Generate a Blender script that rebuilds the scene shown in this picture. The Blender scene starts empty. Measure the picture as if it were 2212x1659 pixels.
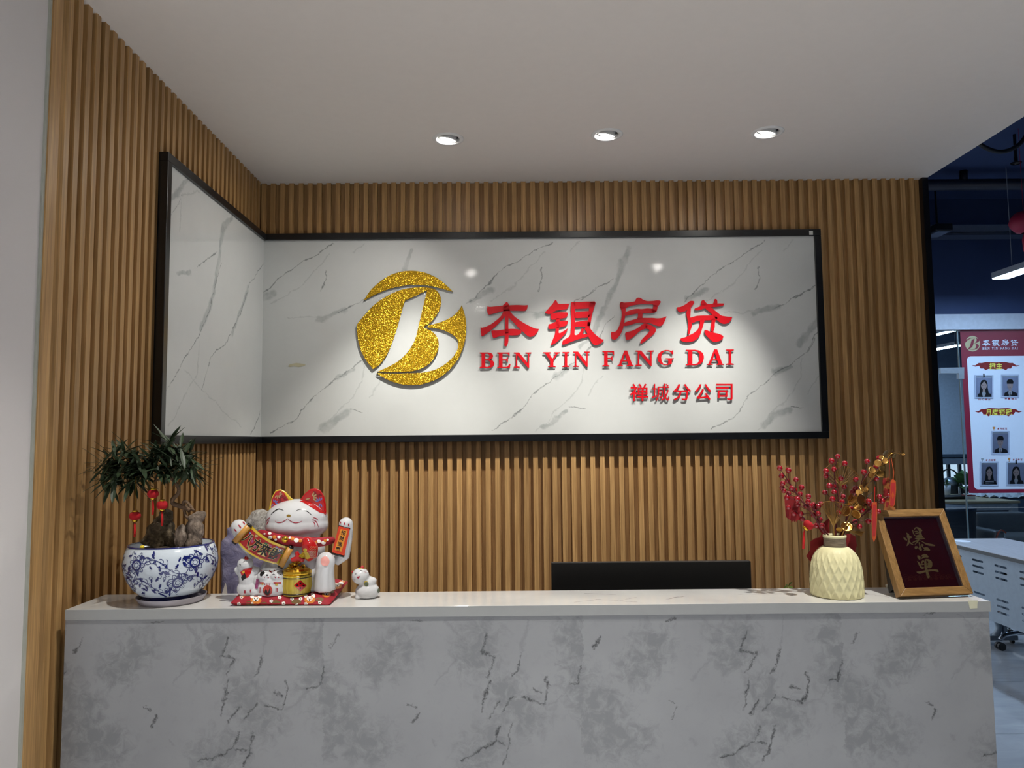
import bpy, math, random
from mathutils import Vector, Matrix, geometry, noise
from mathutils.bvhtree import BVHTree

random.seed(11)
SC = bpy.context.scene
COL = SC.collection

# ------------------------------------------------------------------ camera
IW, IH, FPX = 2212, 1659, 1602.18
YAW, PIT, ROL = 0.0023, 0.0764, -0.0088
CAM = Vector((1.198, -3.521, 1.5))
FW = Vector((math.sin(YAW) * math.cos(PIT), math.cos(YAW) * math.cos(PIT), math.sin(PIT)))
_r = Vector((math.cos(YAW), -math.sin(YAW), 0)); _u = _r.cross(FW)
RT = _r * math.cos(ROL) + _u * math.sin(ROL)
UP = _u * math.cos(ROL) - _r * math.sin(ROL)
cd = bpy.data.cameras.new('camera'); cam = bpy.data.objects.new('camera', cd); COL.objects.link(cam)
cam.matrix_world = Matrix(((RT.x, UP.x, -FW.x, CAM.x), (RT.y, UP.y, -FW.y, CAM.y), (RT.z, UP.z, -FW.z, CAM.z), (0, 0, 0, 1)))
cd.sensor_fit = 'HORIZONTAL'; cd.sensor_width = 36.0; cd.lens = FPX * 36.0 / IW
cd.clip_start = 0.05; cd.clip_end = 100
SC.camera = cam

# ------------------------------------------------------------------ world, exposure
w = bpy.data.worlds.new('daylight'); SC.world = w; w.use_nodes = True
bg = w.node_tree.nodes['Background']
bg.inputs[0].default_value = (0.84, 0.92, 1.0, 1); bg.inputs[1].default_value = 1.3
vs = SC.view_settings
vs.view_transform = 'Standard'; vs.look = 'None'; vs.exposure = 0.0; vs.gamma = 1.0; vs.use_curve_mapping = False
SC.cycles.use_denoising = True
SC.cycles.max_bounces = 5; SC.cycles.diffuse_bounces = 3; SC.cycles.glossy_bounces = 3; SC.cycles.transparent_max_bounces = 24
SC.cycles.sample_clamp_indirect = 6.0
SC.cycles.caustics_reflective = False; SC.cycles.caustics_refractive = False
SC.cycles.use_adaptive_sampling = True; SC.cycles.adaptive_threshold = 0.03
SPOT_W, SPILL_W, DOWN_W, FILL_W, TUBE_E = 126.0, 6.0, 125.0, 720.0, 78.0

# ------------------------------------------------------------------ measuring: a pixel of the photograph to a point on a real plane
def ray(x, y): return FW + RT * ((x - IW / 2) / FPX) - UP * ((y - IH / 2) / FPX)
def onx(x, y, X): d = ray(x, y); return CAM + d * ((X - CAM.x) / d.x)
def ony(x, y, Y): d = ray(x, y); return CAM + d * ((Y - CAM.y) / d.y)
def onz(x, y, Z): d = ray(x, y); return CAM + d * ((Z - CAM.z) / d.z)
def onp(x, y, p, n): d = ray(x, y); return CAM + d * ((p - CAM).dot(n) / d.dot(n))
def crop(x0, y0, s): return lambda p: (x0 + p[0] / s, y0 + p[1] / s)

# ------------------------------------------------------------------ materials
def lin(c): return tuple((x / 255 / 12.92) if x / 255 <= 0.04045 else ((x / 255 + 0.055) / 1.055) ** 2.4 for x in c)
class NT:
    def __init__(s, name):
        s.m = bpy.data.materials.new(name); s.m.use_nodes = True
        s.t = s.m.node_tree; s.n = s.t.nodes; s.b = s.n['Principled BSDF']; s.out = s.n['Material Output']
    def new(s, typ, **kw):
        n = s.n.new(typ)
        for k, v in kw.items(): setattr(n, k, v)
        return n
    def link(s, a, b): s.t.links.new(a, b)
    def put(s, sock, v):
        if isinstance(v, bpy.types.NodeSocket): s.link(v, sock)
        elif isinstance(v, (tuple, list, Vector)) and sock.type == 'RGBA': sock.default_value = (v[0], v[1], v[2], 1)
        else: sock.default_value = v
    def math(s, op, a, b=None, c=None, clamp=False):
        n = s.new('ShaderNodeMath', operation=op, use_clamp=clamp)
        for i, v in enumerate((a, b, c)):
            if v is not None: s.put(n.inputs[i], v)
        return n.outputs[0]
    def vec(s, op, a, b=None, scale=None):
        n = s.new('ShaderNodeVectorMath', operation=op)
        s.put(n.inputs[0], a)
        if b is not None: s.put(n.inputs[1], b)
        if scale is not None: s.put(n.inputs['Scale'], scale)
        return n.outputs['Value'] if op in ('DOT_PRODUCT', 'DISTANCE', 'LENGTH') else n.outputs[0]
    def coord(s, k='Object'): return s.new('ShaderNodeTexCoord').outputs[k]
    def noise(s, v, scale, detail=4, rough=0.55, dist=0.0, col=False):
        n = s.new('ShaderNodeTexNoise'); s.put(n.inputs['Vector'], v)
        n.inputs['Scale'].default_value = scale; n.inputs['Detail'].default_value = detail
        n.inputs['Roughness'].default_value = rough; n.inputs['Distortion'].default_value = dist
        return n.outputs['Color' if col else 'Fac']
    def ramp(s, f, stops):
        n = s.new('ShaderNodeValToRGB'); s.link(f, n.inputs[0]); e = n.color_ramp.elements
        while len(e) < len(stops): e.new(0.5)
        for i, (p, c) in enumerate(stops):
            e[i].position = p; e[i].color = (c[0], c[1], c[2], 1) if isinstance(c, (tuple, list)) else (c, c, c, 1)
        return n.outputs[0]
    def mix(s, f, a, b, typ='MIX'):
        n = s.new('ShaderNodeMix', data_type='RGBA', blend_type=typ)
        s.put(n.inputs[0], f); s.put(n.inputs[6], a); s.put(n.inputs[7], b)
        return n.outputs[2]
    def bump(s, h, strength, dist=0.01):
        n = s.new('ShaderNodeBump'); s.put(n.inputs['Height'], h)
        n.inputs['Strength'].default_value = strength; n.inputs['Distance'].default_value = dist
        s.link(n.outputs[0], s.b.inputs['Normal'])
    def set(s, **kw):
        for k, v in kw.items(): s.put(s.b.inputs[k.replace('_', ' ')], v)
        return s.m

def P(name, col, rough=0.5, metal=0.0, var=0.06, scale=30.0, coat=0.0, spec=0.5, srgb=True, bump=0.0):
    t = NT(name); c = lin(col) if srgb else col
    f = t.noise(t.coord(), scale, 3)
    a = tuple(min(1, x * (1 - var)) for x in c); b = tuple(min(1, x * (1 + var)) for x in c)
    t.set(Base_Color=t.ramp(f, [(0.3, a), (0.7, b)]), Roughness=rough, Metallic=metal, Coat_Weight=coat)
    t.b.inputs['Specular IOR Level'].default_value = spec
    if bump: t.bump(f, bump)
    return t.m

def wood(name, dark, light, ax=2, rnd=0.22, rough=0.42):
    t = NT(name); info = t.new('ShaderNodeObjectInfo').outputs['Random']
    off = t.vec('SCALE', (7.3, 3.1, 11.7), scale=t.math('MULTIPLY', info, 9.0))
    sc = [55.0, 55.0, 55.0]; sc[ax] = 1.6
    v = t.vec('ADD', t.vec('MULTIPLY', t.coord(), sc), off)
    g1 = t.noise(v, 1.6, 5, 0.6, 0.6)
    sc2 = [260.0, 260.0, 260.0]; sc2[ax] = 4.0
    g2 = t.noise(t.vec('ADD', t.vec('MULTIPLY', t.coord(), sc2), off), 1.5, 3, 0.6)
    c = t.ramp(g1, [(0.28, lin(dark)), (0.72, lin(light))])
    c = t.mix(1.0, c, t.ramp(g2, [(0.3, 0.72), (0.7, 1.06)]), 'MULTIPLY')
    c = t.mix(1.0, c, t.ramp(info, [(0.0, 1 - rnd), (1.0, 1.0)]), 'MULTIPLY')
    t.set(Base_Color=c, Roughness=rough)
    return t.m

def emit(name, col, strength):
    t = NT(name); t.set(Base_Color=(0, 0, 0), Emission_Color=col, Emission_Strength=strength); return t.m

def clear(name, tint, refl=0.10, rough=0.03):
    t = NT(name); t.n.remove(t.b)
    tr = t.new('ShaderNodeBsdfTransparent'); tr.inputs[0].default_value = (*tint, 1)
    gl = t.new('ShaderNodeBsdfGlossy'); gl.inputs['Roughness'].default_value = rough
    lw = t.new('ShaderNodeFresnel'); lw.inputs[0].default_value = 1.45
    mx = t.new('ShaderNodeMixShader'); t.link(t.math('ADD', lw.outputs[0], refl - 0.04, clamp=True), mx.inputs[0])
    t.link(tr.outputs[0], mx.inputs[1]); t.link(gl.outputs[0], mx.inputs[2]); t.link(mx.outputs[0], t.out.inputs[0])
    return t.m

def polydist(t, v, segs, ax):
    ax = Vector(ax)
    d = None
    for a, b in segs:
        a = Vector(a) * ax; ab = Vector(b) * ax - a
        pa = t.vec('SUBTRACT', v, a)
        h = t.math('MULTIPLY', t.vec('DOT_PRODUCT', pa, ab / max(ab.length_squared, 1e-9)), 1.0, clamp=True)
        q = t.vec('DISTANCE', pa, t.vec('SCALE', ab, scale=h))
        d = q if d is None else t.math('MINIMUM', d, q)
    return d

def marble(name, axes, lines, bands, faint, base, linec, bandc, period=None, warp=0.03, lw=0.0035, bw=0.03,
           rough=0.06, cloud=None, orange=0.0, coat=0.0, cloud_amt=0.5, blotch=False):
    """white stone print: veins follow traced polylines in the sheet's own plane, roughened by noise"""
    t = NT(name); c = t.coord()
    c = t.vec('MULTIPLY', c, axes)
    w1 = t.vec('SCALE', t.vec('SUBTRACT', t.noise(c, 7.0, 5, 0.6, 0, True), (0.5, 0.5, 0.5)), scale=warp * 2)
    w2 = t.vec('SCALE', t.vec('SUBTRACT', t.noise(c, 45.0, 4, 0.65, 0, True), (0.5, 0.5, 0.5)), scale=warp * 0.5)
    if blotch:
        w3 = t.vec('SCALE', t.vec('SUBTRACT', t.noise(c, 110.0, 4, 0.7, 0, True), (0.5, 0.5, 0.5)), scale=warp * 0.55)
        w2 = t.vec('ADD', w2, w3)
    v = t.vec('MULTIPLY', t.vec('ADD', t.vec('ADD', c, w1), w2), axes)
    if period:
        sp = t.new('ShaderNodeSeparateXYZ'); t.link(v, sp.inputs[0])
        cb = t.new('ShaderNodeCombineXYZ')
        t.link(t.math('FLOORED_MODULO', sp.outputs[0], period), cb.inputs[0]); t.link(sp.outputs[2], cb.inputs[2])
        v = cb.outputs[0]
    n1 = t.noise(c, 22.0, 4, 0.6); n2 = t.noise(c, 5.0, 3)
    d = polydist(t, v, lines, axes)
    wid = t.math('MULTIPLY', t.ramp(n1, [(0.3, 0.15), (0.75, 1.6)]), lw)
    f = t.math('SUBTRACT', 1.0, t.math('DIVIDE', d, wid), clamp=True)
    col = base
    br = t.mix(t.math('MULTIPLY', t.ramp(n2, [(0.35, 0.0), (0.75, 1.0)]), 0.25 if cloud is None else cloud_amt), base, tuple(x * 0.8 for x in base) if cloud is None else cloud)
    if bands:
        db = polydist(t, v, bands, axes)
        wb = t.math('MULTIPLY', t.ramp(n2, [(0.3, 0.35), (0.7, 1.3)]), bw)
        fb = t.ramp(t.math('DIVIDE', db, wb), [(0.45, 1.0), (1.0, 0.0)])
        if blotch:
            nb = t.noise(c, 34.0, 8, 0.68, 0.6); fb = t.ramp(t.math('DIVIDE', db, bw * 2.6), [(0.0, 1.0), (1.0, 0.0)])
            fine = t.math('MULTIPLY', t.ramp(t.math('ADD', nb, t.math('MULTIPLY', fb, 0.20)), [(0.53, 0.0), (0.72, 1.0)]), t.ramp(fb, [(0.0, 0.25), (0.6, 0.9)]))
            br = t.mix(fine, br, bandc)
        else:
            br = t.mix(t.math('MULTIPLY', fb, t.ramp(n1, [(0.3, 0.35), (0.6, 1.0)])), br, bandc)
    if faint:
        df = polydist(t, v, faint, axes)
        ff = t.math('SUBTRACT', 1.0, t.math('DIVIDE', df, t.math('MULTIPLY', wid, 1.3)), clamp=True)
        br = t.mix(t.math('MULTIPLY', ff, 0.55), br, bandc)
    if blotch:
        f = t.math('MULTIPLY', f, t.ramp(t.noise(c, 120.0, 3, 0.6), [(0.34, 0.35), (0.5, 1.0)]))
    br = t.mix(t.math('MULTIPLY', f, t.ramp(n1, [(0.25, 0.25), (0.6, 0.95)])), br, linec)
    t.set(Base_Color=br, Roughness=rough, Coat_Weight=coat)
    if orange: t.bump(t.noise(c, 260.0, 2), orange, 0.001)
    return t.m

# ------------------------------------------------------------------ objects
ORG = {}
def thing(name, label, cat, loc=(0, 0, 0), group=None, rotz=0.0):
    o = bpy.data.objects.new(name, None); COL.objects.link(o)
    o.empty_display_size = 0.05; o.location = loc; o.rotation_euler = (0, 0, rotz)
    ORG[o] = Vector(loc); o['label'] = label; o['category'] = cat
    if group: o['group'] = group
    return o
def tag(o, label, cat=None, group=None, kind=None):
    o['label'] = label
    if cat: o['category'] = cat
    if group: o['group'] = group
    if kind: o['kind'] = kind
    return o
def root(o):
    while o.parent: o = o.parent
    return o

class MB:
    def __init__(s): s.v = []; s.f = []
    def add(s, vs, fs):
        o = len(s.v); s.v += [Vector(v) for v in vs]; s.f += [[i + o for i in f] for f in fs]; return s
    def box(s, a, b):
        (x0, y0, z0), (x1, y1, z1) = a, b
        return s.add([(x0, y0, z0), (x1, y0, z0), (x1, y1, z0), (x0, y1, z0), (x0, y0, z1), (x1, y0, z1), (x1, y1, z1), (x0, y1, z1)],
                     [(0, 3, 2, 1), (4, 5, 6, 7), (0, 1, 5, 4), (1, 2, 6, 5), (2, 3, 7, 6), (3, 0, 4, 7)])
    def hexa(s, bottom, top):
        return s.add(list(bottom) + list(top), [(0, 3, 2, 1), (4, 5, 6, 7), (0, 1, 5, 4), (1, 2, 6, 5), (2, 3, 7, 6), (3, 0, 4, 7)])
    def tube(s, pts, r, n=8, cap=True):
        pts = [Vector(p) for p in pts]; k = len(pts)
        rs = r if isinstance(r, (list, tuple)) else [r] * k
        vs, fs = [], []; last = None
        for i, p in enumerate(pts):
            t = (pts[min(i + 1, k - 1)] - pts[max(i - 1, 0)])
            t = t.normalized() if t.length > 1e-9 else Vector((0, 0, 1))
            if last is None:
                a = t.orthogonal().normalized()
            else:
                a = last - t * last.dot(t); a = a.normalized() if a.length > 1e-6 else t.orthogonal().normalized()
            last = a; b = t.cross(a)
            for j in range(n):
                q = 2 * math.pi * j / n
                vs.append(p + (a * math.cos(q) + b * math.sin(q)) * rs[i])
        for i in range(k - 1):
            for j in range(n):
                fs.append((i * n + j, i * n + (j + 1) % n, (i + 1) * n + (j + 1) % n, (i + 1) * n + j))
        if cap:
            fs.append(tuple(range(n - 1, -1, -1))); fs.append(tuple((k - 1) * n + j for j in range(n)))
        return s.add(vs, fs)
    def lathe(s, prof, c, n=32, rad=None, rot=None):
        c = Vector(c); vs, fs = [], []; k = len(prof)
        for i, (r, z) in enumerate(prof):
            for j in range(n):
                q = 2 * math.pi * j / n; rr = rad(r, z, q) if rad else r
                p = Vector((rr * math.cos(q), rr * math.sin(q), z))
                vs.append(c + (rot @ p if rot else p))
        for i in range(k - 1):
            for j in range(n):
                fs.append((i * n + j, i * n + (j + 1) % n, (i + 1) * n + (j + 1) % n, (i + 1) * n + j))
        return s.add(vs, fs)
    def ell(s, c, r, rot=None, n=20, m=12):
        c = Vector(c); vs, fs = [], []
        if not isinstance(r, (tuple, list)): r = (r, r, r)
        for i in range(m + 1):
            a = math.pi * i / m
            for j in range(n):
                q = 2 * math.pi * j / n
                p = Vector((r[0] * math.sin(a) * math.cos(q), r[1] * math.sin(a) * math.sin(q), r[2] * -math.cos(a)))
                vs.append(c + (rot @ p if rot else p))
        for i in range(m):
            for j in range(n):
                fs.append((i * n + j, i * n + (j + 1) % n, (i + 1) * n + (j + 1) % n, (i + 1) * n + j))
        return s.add(vs, fs)
    def grid(s, fn, nu, nv):
        vs = [fn(i / nu, j / nv) for j in range(nv + 1) for i in range(nu + 1)]
        fs = [(j * (nu + 1) + i, j * (nu + 1) + i + 1, (j + 1) * (nu + 1) + i + 1, (j + 1) * (nu + 1) + i) for j in range(nv) for i in range(nu)]
        return s.add(vs, fs)
    def glyph(s, polys, front, back=None, sides=True):
        """polys: list of (outline, holes) in 2D; front/back map a 2D point into the world"""
        for out, holes in polys:
            loops = [out] + list(holes)
            tris = geometry.tessellate_polygon([[Vector((x, y, 0)) for x, y in l] for l in loops])
            flat = [p for l in loops for p in l]
            s.add([front(p) for p in flat], tris)
            if back:
                s.add([back(p) for p in flat], [tuple(reversed(t)) for t in tris])
                if sides:
                    for l in loops:
                        k = len(l)
                        s.add([front(p) for p in l] + [back(p) for p in l], [(i, (i + 1) % k, k + (i + 1) % k, k + i) for i in range(k)])
        return s
    def fill(s, poly, fn, step):
        xs = [p[0] for p in poly]; ys = [p[1] for p in poly]
        pts = [Vector(p) for p in poly]; n = len(pts)
        x = min(xs) + step / 2
        while x < max(xs):
            y = min(ys) + step / 2
            while y < max(ys):
                if inside((x, y), poly): pts.append(Vector((x, y)))
                y += step
            x += step
        r = geometry.delaunay_2d_cdt(pts, [(i, (i + 1) % n) for i in range(n)], [], 1, 1e-5)
        return s.add([fn((p.x, p.y)) for p in r[0]], [tuple(f) for f in r[2]])
    def ribbon(s, pts, w, fn, sub=4, taper=False):
        pts = spline(pts, sub); k = len(pts); vs, fs = [], []
        for i, p in enumerate(pts):
            a = pts[max(i - 1, 0)]; b = pts[min(i + 1, k - 1)]
            dx, dy = b[0] - a[0], b[1] - a[1]; l = math.hypot(dx, dy) or 1
            ww = w * (0.25 + 0.75 * math.sin(math.pi * i / (k - 1))) if taper else w
            nx, ny = -dy / l * ww / 2, dx / l * ww / 2
            vs += [fn((p[0] + nx, p[1] + ny)), fn((p[0] - nx, p[1] - ny))]
        for i in range(k - 1): fs.append((2 * i, 2 * i + 1, 2 * i + 3, 2 * i + 2))
        return s.add(vs, fs)
    def tris(s, vs2, faces, fn): return s.add([fn(p) for p in vs2], faces)
    def bvh(s): return BVHTree.FromPolygons(s.v, s.f)
    def mesh(s, name, off=Vector((0, 0, 0)), smooth=False):
        me = bpy.data.meshes.new(name)
        me.from_pydata([v - off for v in s.v], [], [list(f) for f in s.f]); me.update()
        if smooth: me.polygons.foreach_set('use_smooth', [True] * len(me.polygons))
        return me
    def build(s, name, mat, parent=None, smooth=False, base=None, bev=0.0, auto=0):
        off = ORG.get(root(parent), Vector((0, 0, 0))) if parent else (Vector(base) if base else Vector((0, 0, 0)))
        me = s.mesh(name, off, smooth); me.materials.append(mat)
        o = bpy.data.objects.new(name, me); COL.objects.link(o)
        if parent: o.parent = parent
        else: o.location = off; ORG[o] = Vector(off)
        if bev:
            b = o.modifiers.new('bevel', 'BEVEL'); b.width = bev; b.segments = 2; b.limit_method = 'ANGLE'; b.angle_limit = 0.7
        if auto: me.set_sharp_from_angle(angle=auto)
        return o

def inside(p, poly):
    x, y = p; r = False; j = len(poly) - 1
    for i in range(len(poly)):
        (xi, yi), (xj, yj) = poly[i], poly[j]
        if (yi > y) != (yj > y) and x < (xj - xi) * (y - yi) / (yj - yi) + xi: r = not r
        j = i
    return r
def spline(pts, sub=4):
    if len(pts) < 3 or sub < 2: 
        if len(pts) == 2 and sub > 1:
            return [tuple(pts[0][k] + (pts[1][k] - pts[0][k]) * i / sub for k in range(len(pts[0]))) for i in range(sub + 1)]
        return pts
    out = []
    for i in range(len(pts) - 1):
        p0 = pts[max(i - 1, 0)]; p1 = pts[i]; p2 = pts[i + 1]; p3 = pts[min(i + 2, len(pts) - 1)]
        for j in range(sub):
            t = j / sub
            out.append(tuple(0.5 * (2 * b + (c - a) * t + (2 * a - 5 * b + 4 * c - d) * t * t + (3 * b - a - 3 * c + d) * t ** 3) for a, b, c, d in zip(p0, p1, p2, p3)))
    out.append(tuple(pts[-1])); return out
def chaikin(pts, n=1):
    for _ in range(n):
        q = []
        for i in range(len(pts)):
            a, b = pts[i], pts[(i + 1) % len(pts)]
            if math.hypot(b[0] - a[0], b[1] - a[1]) < 1e-6: q.append(a); continue
            q += [(a[0] * .78 + b[0] * .22, a[1] * .78 + b[1] * .22), (a[0] * .22 + b[0] * .78, a[1] * .22 + b[1] * .78)]
        pts = q
    return pts
def circle(cx, cy, rx, ry=None, n=20, rot=0.0):
    ry = rx if ry is None else ry
    return [(cx + rx * math.cos(2 * math.pi * i / n) * math.cos(rot) - ry * math.sin(2 * math.pi * i / n) * math.sin(rot),
             cy + rx * math.cos(2 * math.pi * i / n) * math.sin(rot) + ry * math.sin(2 * math.pi * i / n) * math.cos(rot)) for i in range(n)]
def caster(bvh, off=0.0005):
    def fn(p):
        d = ray(*p).normalized(); h = bvh.ray_cast(CAM, d)
        if h[0] is None:
            q = CAM + d * 2.2; h2 = bvh.find_nearest(q); 
            return h2[0] - d * off
        n = h[1] if h[1].dot(d) < 0 else -h[1]
        return h[0] + n * off
    return fn
_TX = {}
def char(ch, bold=0.0):
    k = (ch, bold)
    if k not in _TX:
        c = bpy.data.curves.new('t', 'FONT'); c.body = ch; c.offset = bold; c.resolution_u = 3
        o = bpy.data.objects.new('t', c); COL.objects.link(o)
        dg = bpy.context.evaluated_depsgraph_get(); dg.update()
        me = bpy.data.meshes.new_from_object(o.evaluated_get(dg))
        vs = [(v.co.x, v.co.y) for v in me.vertices]; fs = [tuple(p.vertices) for p in me.polygons]
        x0, x1 = min(v[0] for v in vs), max(v[0] for v in vs); y0, y1 = min(v[1] for v in vs), max(v[1] for v in vs)
        cx = (x0 + x1) / 2; cy = 0.38 if ord(ch) > 0x2e00 else (y0 + y1) / 2
        _TX[k] = ([((x - cx), (y - cy)) for x, y in vs], fs)
        bpy.data.objects.remove(o); bpy.data.curves.remove(c); bpy.data.meshes.remove(me)
    return _TX[k]
def remesh(mb, vox, it=6, fac=0.5):
    me = mb.mesh('tmp'); o = bpy.data.objects.new('tmp', me); COL.objects.link(o)
    r = o.modifiers.new('r', 'REMESH'); r.mode = 'VOXEL'; r.voxel_size = vox
    s = o.modifiers.new('s', 'SMOOTH'); s.factor = fac; s.iterations = it
    dg = bpy.context.evaluated_depsgraph_get(); dg.update()
    e = bpy.data.meshes.new_from_object(o.evaluated_get(dg))
    q = MB(); q.v = [v.co.copy() for v in e.vertices]; q.f = [list(p.vertices) for p in e.polygons]
    bpy.data.objects.remove(o); bpy.data.meshes.remove(me); bpy.data.meshes.remove(e)
    return q
def shared(name, me, parent, loc, rot=None, scale=None):
    o = bpy.data.objects.new(name, me); COL.objects.link(o); o.parent = parent; o.location = loc
    if rot is not None: o.rotation_euler = rot
    if scale is not None: o.scale = scale
    return o
# ================================================================== STRUCTURE
HC, WB, XE = 2.757, 3.205, 3.232          # ceiling height, slatted wall's end, ceiling's right edge
SD, SW, SP = 0.021, 0.0225, 0.0450        # slat depth, width, pitch
M_SLAT = wood('oak_slat', (164, 124, 76), (216, 172, 114), rnd=0.15)
M_SLATBACK = wood('oak_backing', (146, 108, 66), (190, 148, 98), rnd=0.0)
M_CEIL = P('ceiling_paint', (226, 219, 212), 0.9, var=0.01)
M_WHITE = P('white_paint', (218, 213, 211), 0.85, var=0.015, scale=3)
M_BLACK = P('black_aluminium', (17, 19, 22), 0.28, 0.0, var=0.1, spec=0.6)
M_TRIM = P('black_trim', (9, 11, 17), 0.35, spec=0.5)
M_NAVY = P('navy_paint', (46, 62, 100), 0.7, var=0.08, scale=4)
M_FLOOR = NT('polished_tile')
_f = M_FLOOR.noise(M_FLOOR.vec('MULTIPLY', M_FLOOR.coord(), (1, 3.0, 1)), 2.2, 6, 0.6, 0.8)
M_FLOOR = M_FLOOR.set(Base_Color=M_FLOOR.ramp(_f, [(0.3, lin((156, 160, 168))), (0.7, lin((182, 185, 190)))]), Roughness=0.09)
M_GROUT = P('grout', (90, 92, 98), 0.8)

# floor: bed plus the tiles of the part in view
fl = MB().box((-1.5, -6.5, -0.12), (12.5, 10.5, -0.012)).build('floor', M_GROUT)
tag(fl, 'grey polished tile floor running under the desk into the office', 'floor', kind='structure')
tm = MB().box((0.0015, 0.0015, -0.012), (0.7985, 0.7985, 0.0)).mesh('tile'); tm.materials.append(M_FLOOR)
for i in range(-2, 14):
    for j in range(-8, 12):
        shared('tile', tm, fl, (i * 0.8 + 0.1, j * 0.8 + 0.35, 0.0))

# slatted back wall
wb = MB().box((-0.018, SD, 0), (WB, 0.12, HC)).build('wall_back', M_SLATBACK)
tag(wb, 'oak slatted back wall behind the illuminated sign', 'wall', kind='structure')
sm = MB().box((0, 0, 0), (SW, SD, HC)).mesh('slat'); sm.materials.append(M_SLAT)
for k in range(0, 72):
    x = -0.002 + k * SP
    if x + SW <= WB + 0.001:
        shared('slat', sm, wb, (x, 0.0, 0.0))
tr = MB().box((WB, -0.012, 0), (WB + 0.028, 0.125, HC)).build('trim_1', M_TRIM)
tag(tr, 'black metal corner trim at the slatted wall end', 'trim', kind='structure')

# slatted left wall, its edge board and the plain wall that goes on towards the entrance
wl = MB().box((-0.12, -1.575, 0), (-SD, 0.12, HC)).build('wall_left', M_SLATBACK)
tag(wl, 'oak slatted side wall left of the sign', 'wall', kind='structure')
sl = MB().box((-SD, 0, 0), (0, SW, HC)).mesh('slat_side'); sl.materials.append(M_SLAT)
for k in range(0, 35):
    shared('slat', sl, wl, (0.0, -0.026 - SW - k * SP + 0.004, 0.0))
MB().box((-SD, -1.640, 0), (0.0, -1.598, HC)).build('edge_board', M_SLAT, wl)
ed = MB().box((-0.12, -1.648, 0), (-0.004, -1.640, HC)).build('trim_2', P('grey_edge_strip', (176, 178, 168), 0.5))
tag(ed, 'thin pale strip between slatted and white wall', 'trim', kind='structure')
wp = MB().box((-0.12, -6.5, 0), (-0.010, -1.648, HC)).build('wall_left_plain', M_WHITE)
tag(wp, 'plain white side wall left of the slatted wall', 'wall', kind='structure')

wf = MB().box((-0.12, -6.6, 0), (12.5, -6.5, 3.7)).build('wall_front', P('dark_low_bounce', (62, 64, 70), 0.5))  # unseen wall added to shut out the sky, kept dark to limit bounce
tag(wf, 'added dark wall behind the visitor, shutting out daylight', 'wall', kind='structure')
# dropped ceiling with round cut-outs for the downlights
LAMPS = [(0.948, -0.516), (1.606, -0.546), (2.266, -0.556), (0.909, -2.000), (2.281, -1.860), (0.92, -3.45), (2.27, -3.45), (0.92, -4.95), (2.27, -4.95)]
HR = 0.050
ce = MB()
ce.glyph([([(-0.15, -6.5), (XE, -6.5), (XE, 0.13), (-0.15, 0.13)], [circle(x, y, HR, n=28) for x, y in LAMPS])],
         lambda p: Vector((p[0], p[1], HC)), lambda p: Vector((p[0], p[1], HC + 0.16)))
co = ce.build('ceiling', M_CEIL); tag(co, 'off-white dropped ceiling above the reception', 'ceiling', kind='structure')

# downlights
M_RING = P('lamp_white', (228, 228, 226), 0.4)
M_CUP = P('lamp_cup_grey', (96, 98, 104), 0.35, 0.6)
M_LENS = emit('lamp_lens', (1.0, 0.96, 0.90), 60.0); M_LENS.cycles.emission_sampling = 'NONE'
def downlight(x, y, aim, watts, label, size, blend, spill=None):
    t = thing('downlight', label, 'downlight', (x, y, HC), 'recessed ceiling downlights')
    MB().lathe([(HR - 0.003, 0.012), (HR - 0.003, -0.002), (HR + 0.002, -0.0045), (HR + 0.012, -0.004), (HR + 0.016, -0.0005), (HR + 0.016, 0.0)], (x, y, HC), 40).build('trim_ring', M_RING, t, True)
    MB().lathe([(0.0, 0.085), (HR - 0.002, 0.085), (HR - 0.002, 0.002)], (x, y, HC), 32).build('housing', M_CUP, t, True)
    d = (Vector(aim) - Vector((x, y, HC))).normalized(); rot = d.to_track_quat('-Z', 'Y').to_matrix()
    c = Vector((x, y, HC + 0.006))
    hd = MB().lathe([(0.030, 0.040), (0.036, 0.0), (0.040, -0.004), (0.040, -0.008), (0.034, -0.009), (0.030, -0.002)], c, 32, rot=rot).build('gimbal', M_RING, t, True)
    MB().lathe([(0.0, -0.016), (0.012, -0.0145), (0.020, -0.011), (0.025, -0.006), (0.027, 0.002)], c, 14, rot=rot).build('lens', M_LENS, hd, True)
    l = bpy.data.lights.new('bulb', 'SPOT'); l.energy = watts; l.color = (1.0, 0.97, 0.90); l.spot_size = size; l.spot_blend = blend
    l.shadow_soft_size = 0.018
    o = bpy.data.objects.new('bulb', l); COL.objects.link(o); o.parent = t
    if spill:
        l2 = l.copy(); l2.energy = spill[0]; l2.spot_size = math.radians(spill[1]); l2.spot_blend = 0.9
        o2 = bpy.data.objects.new('reflector_spill', l2); COL.objects.link(o2); o2.parent = t
        e = (Vector(spill[2]) - Vector((x, y, HC))).normalized()
        o2.location = Vector((0, 0, 0.006)) + d * 0.020; o2.rotation_mode = 'QUATERNION'; o2.rotation_quaternion = e.to_track_quat('-Z', 'Y')
    o.location = Vector((0, 0, 0.006)) + d * 0.020; o.rotation_mode = 'QUATERNION'; o.rotation_quaternion = d.to_track_quat('-Z', 'Y')
AIMS = ((0.50, -0.10, 0.75), (1.24, -0.03, 0.75), (1.90, -0.03, 0.75))
SPILL = ((0.15, -0.60, 1.3), (1.10, -0.25, 1.2), (1.70, -0.25, 1.2))
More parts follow.
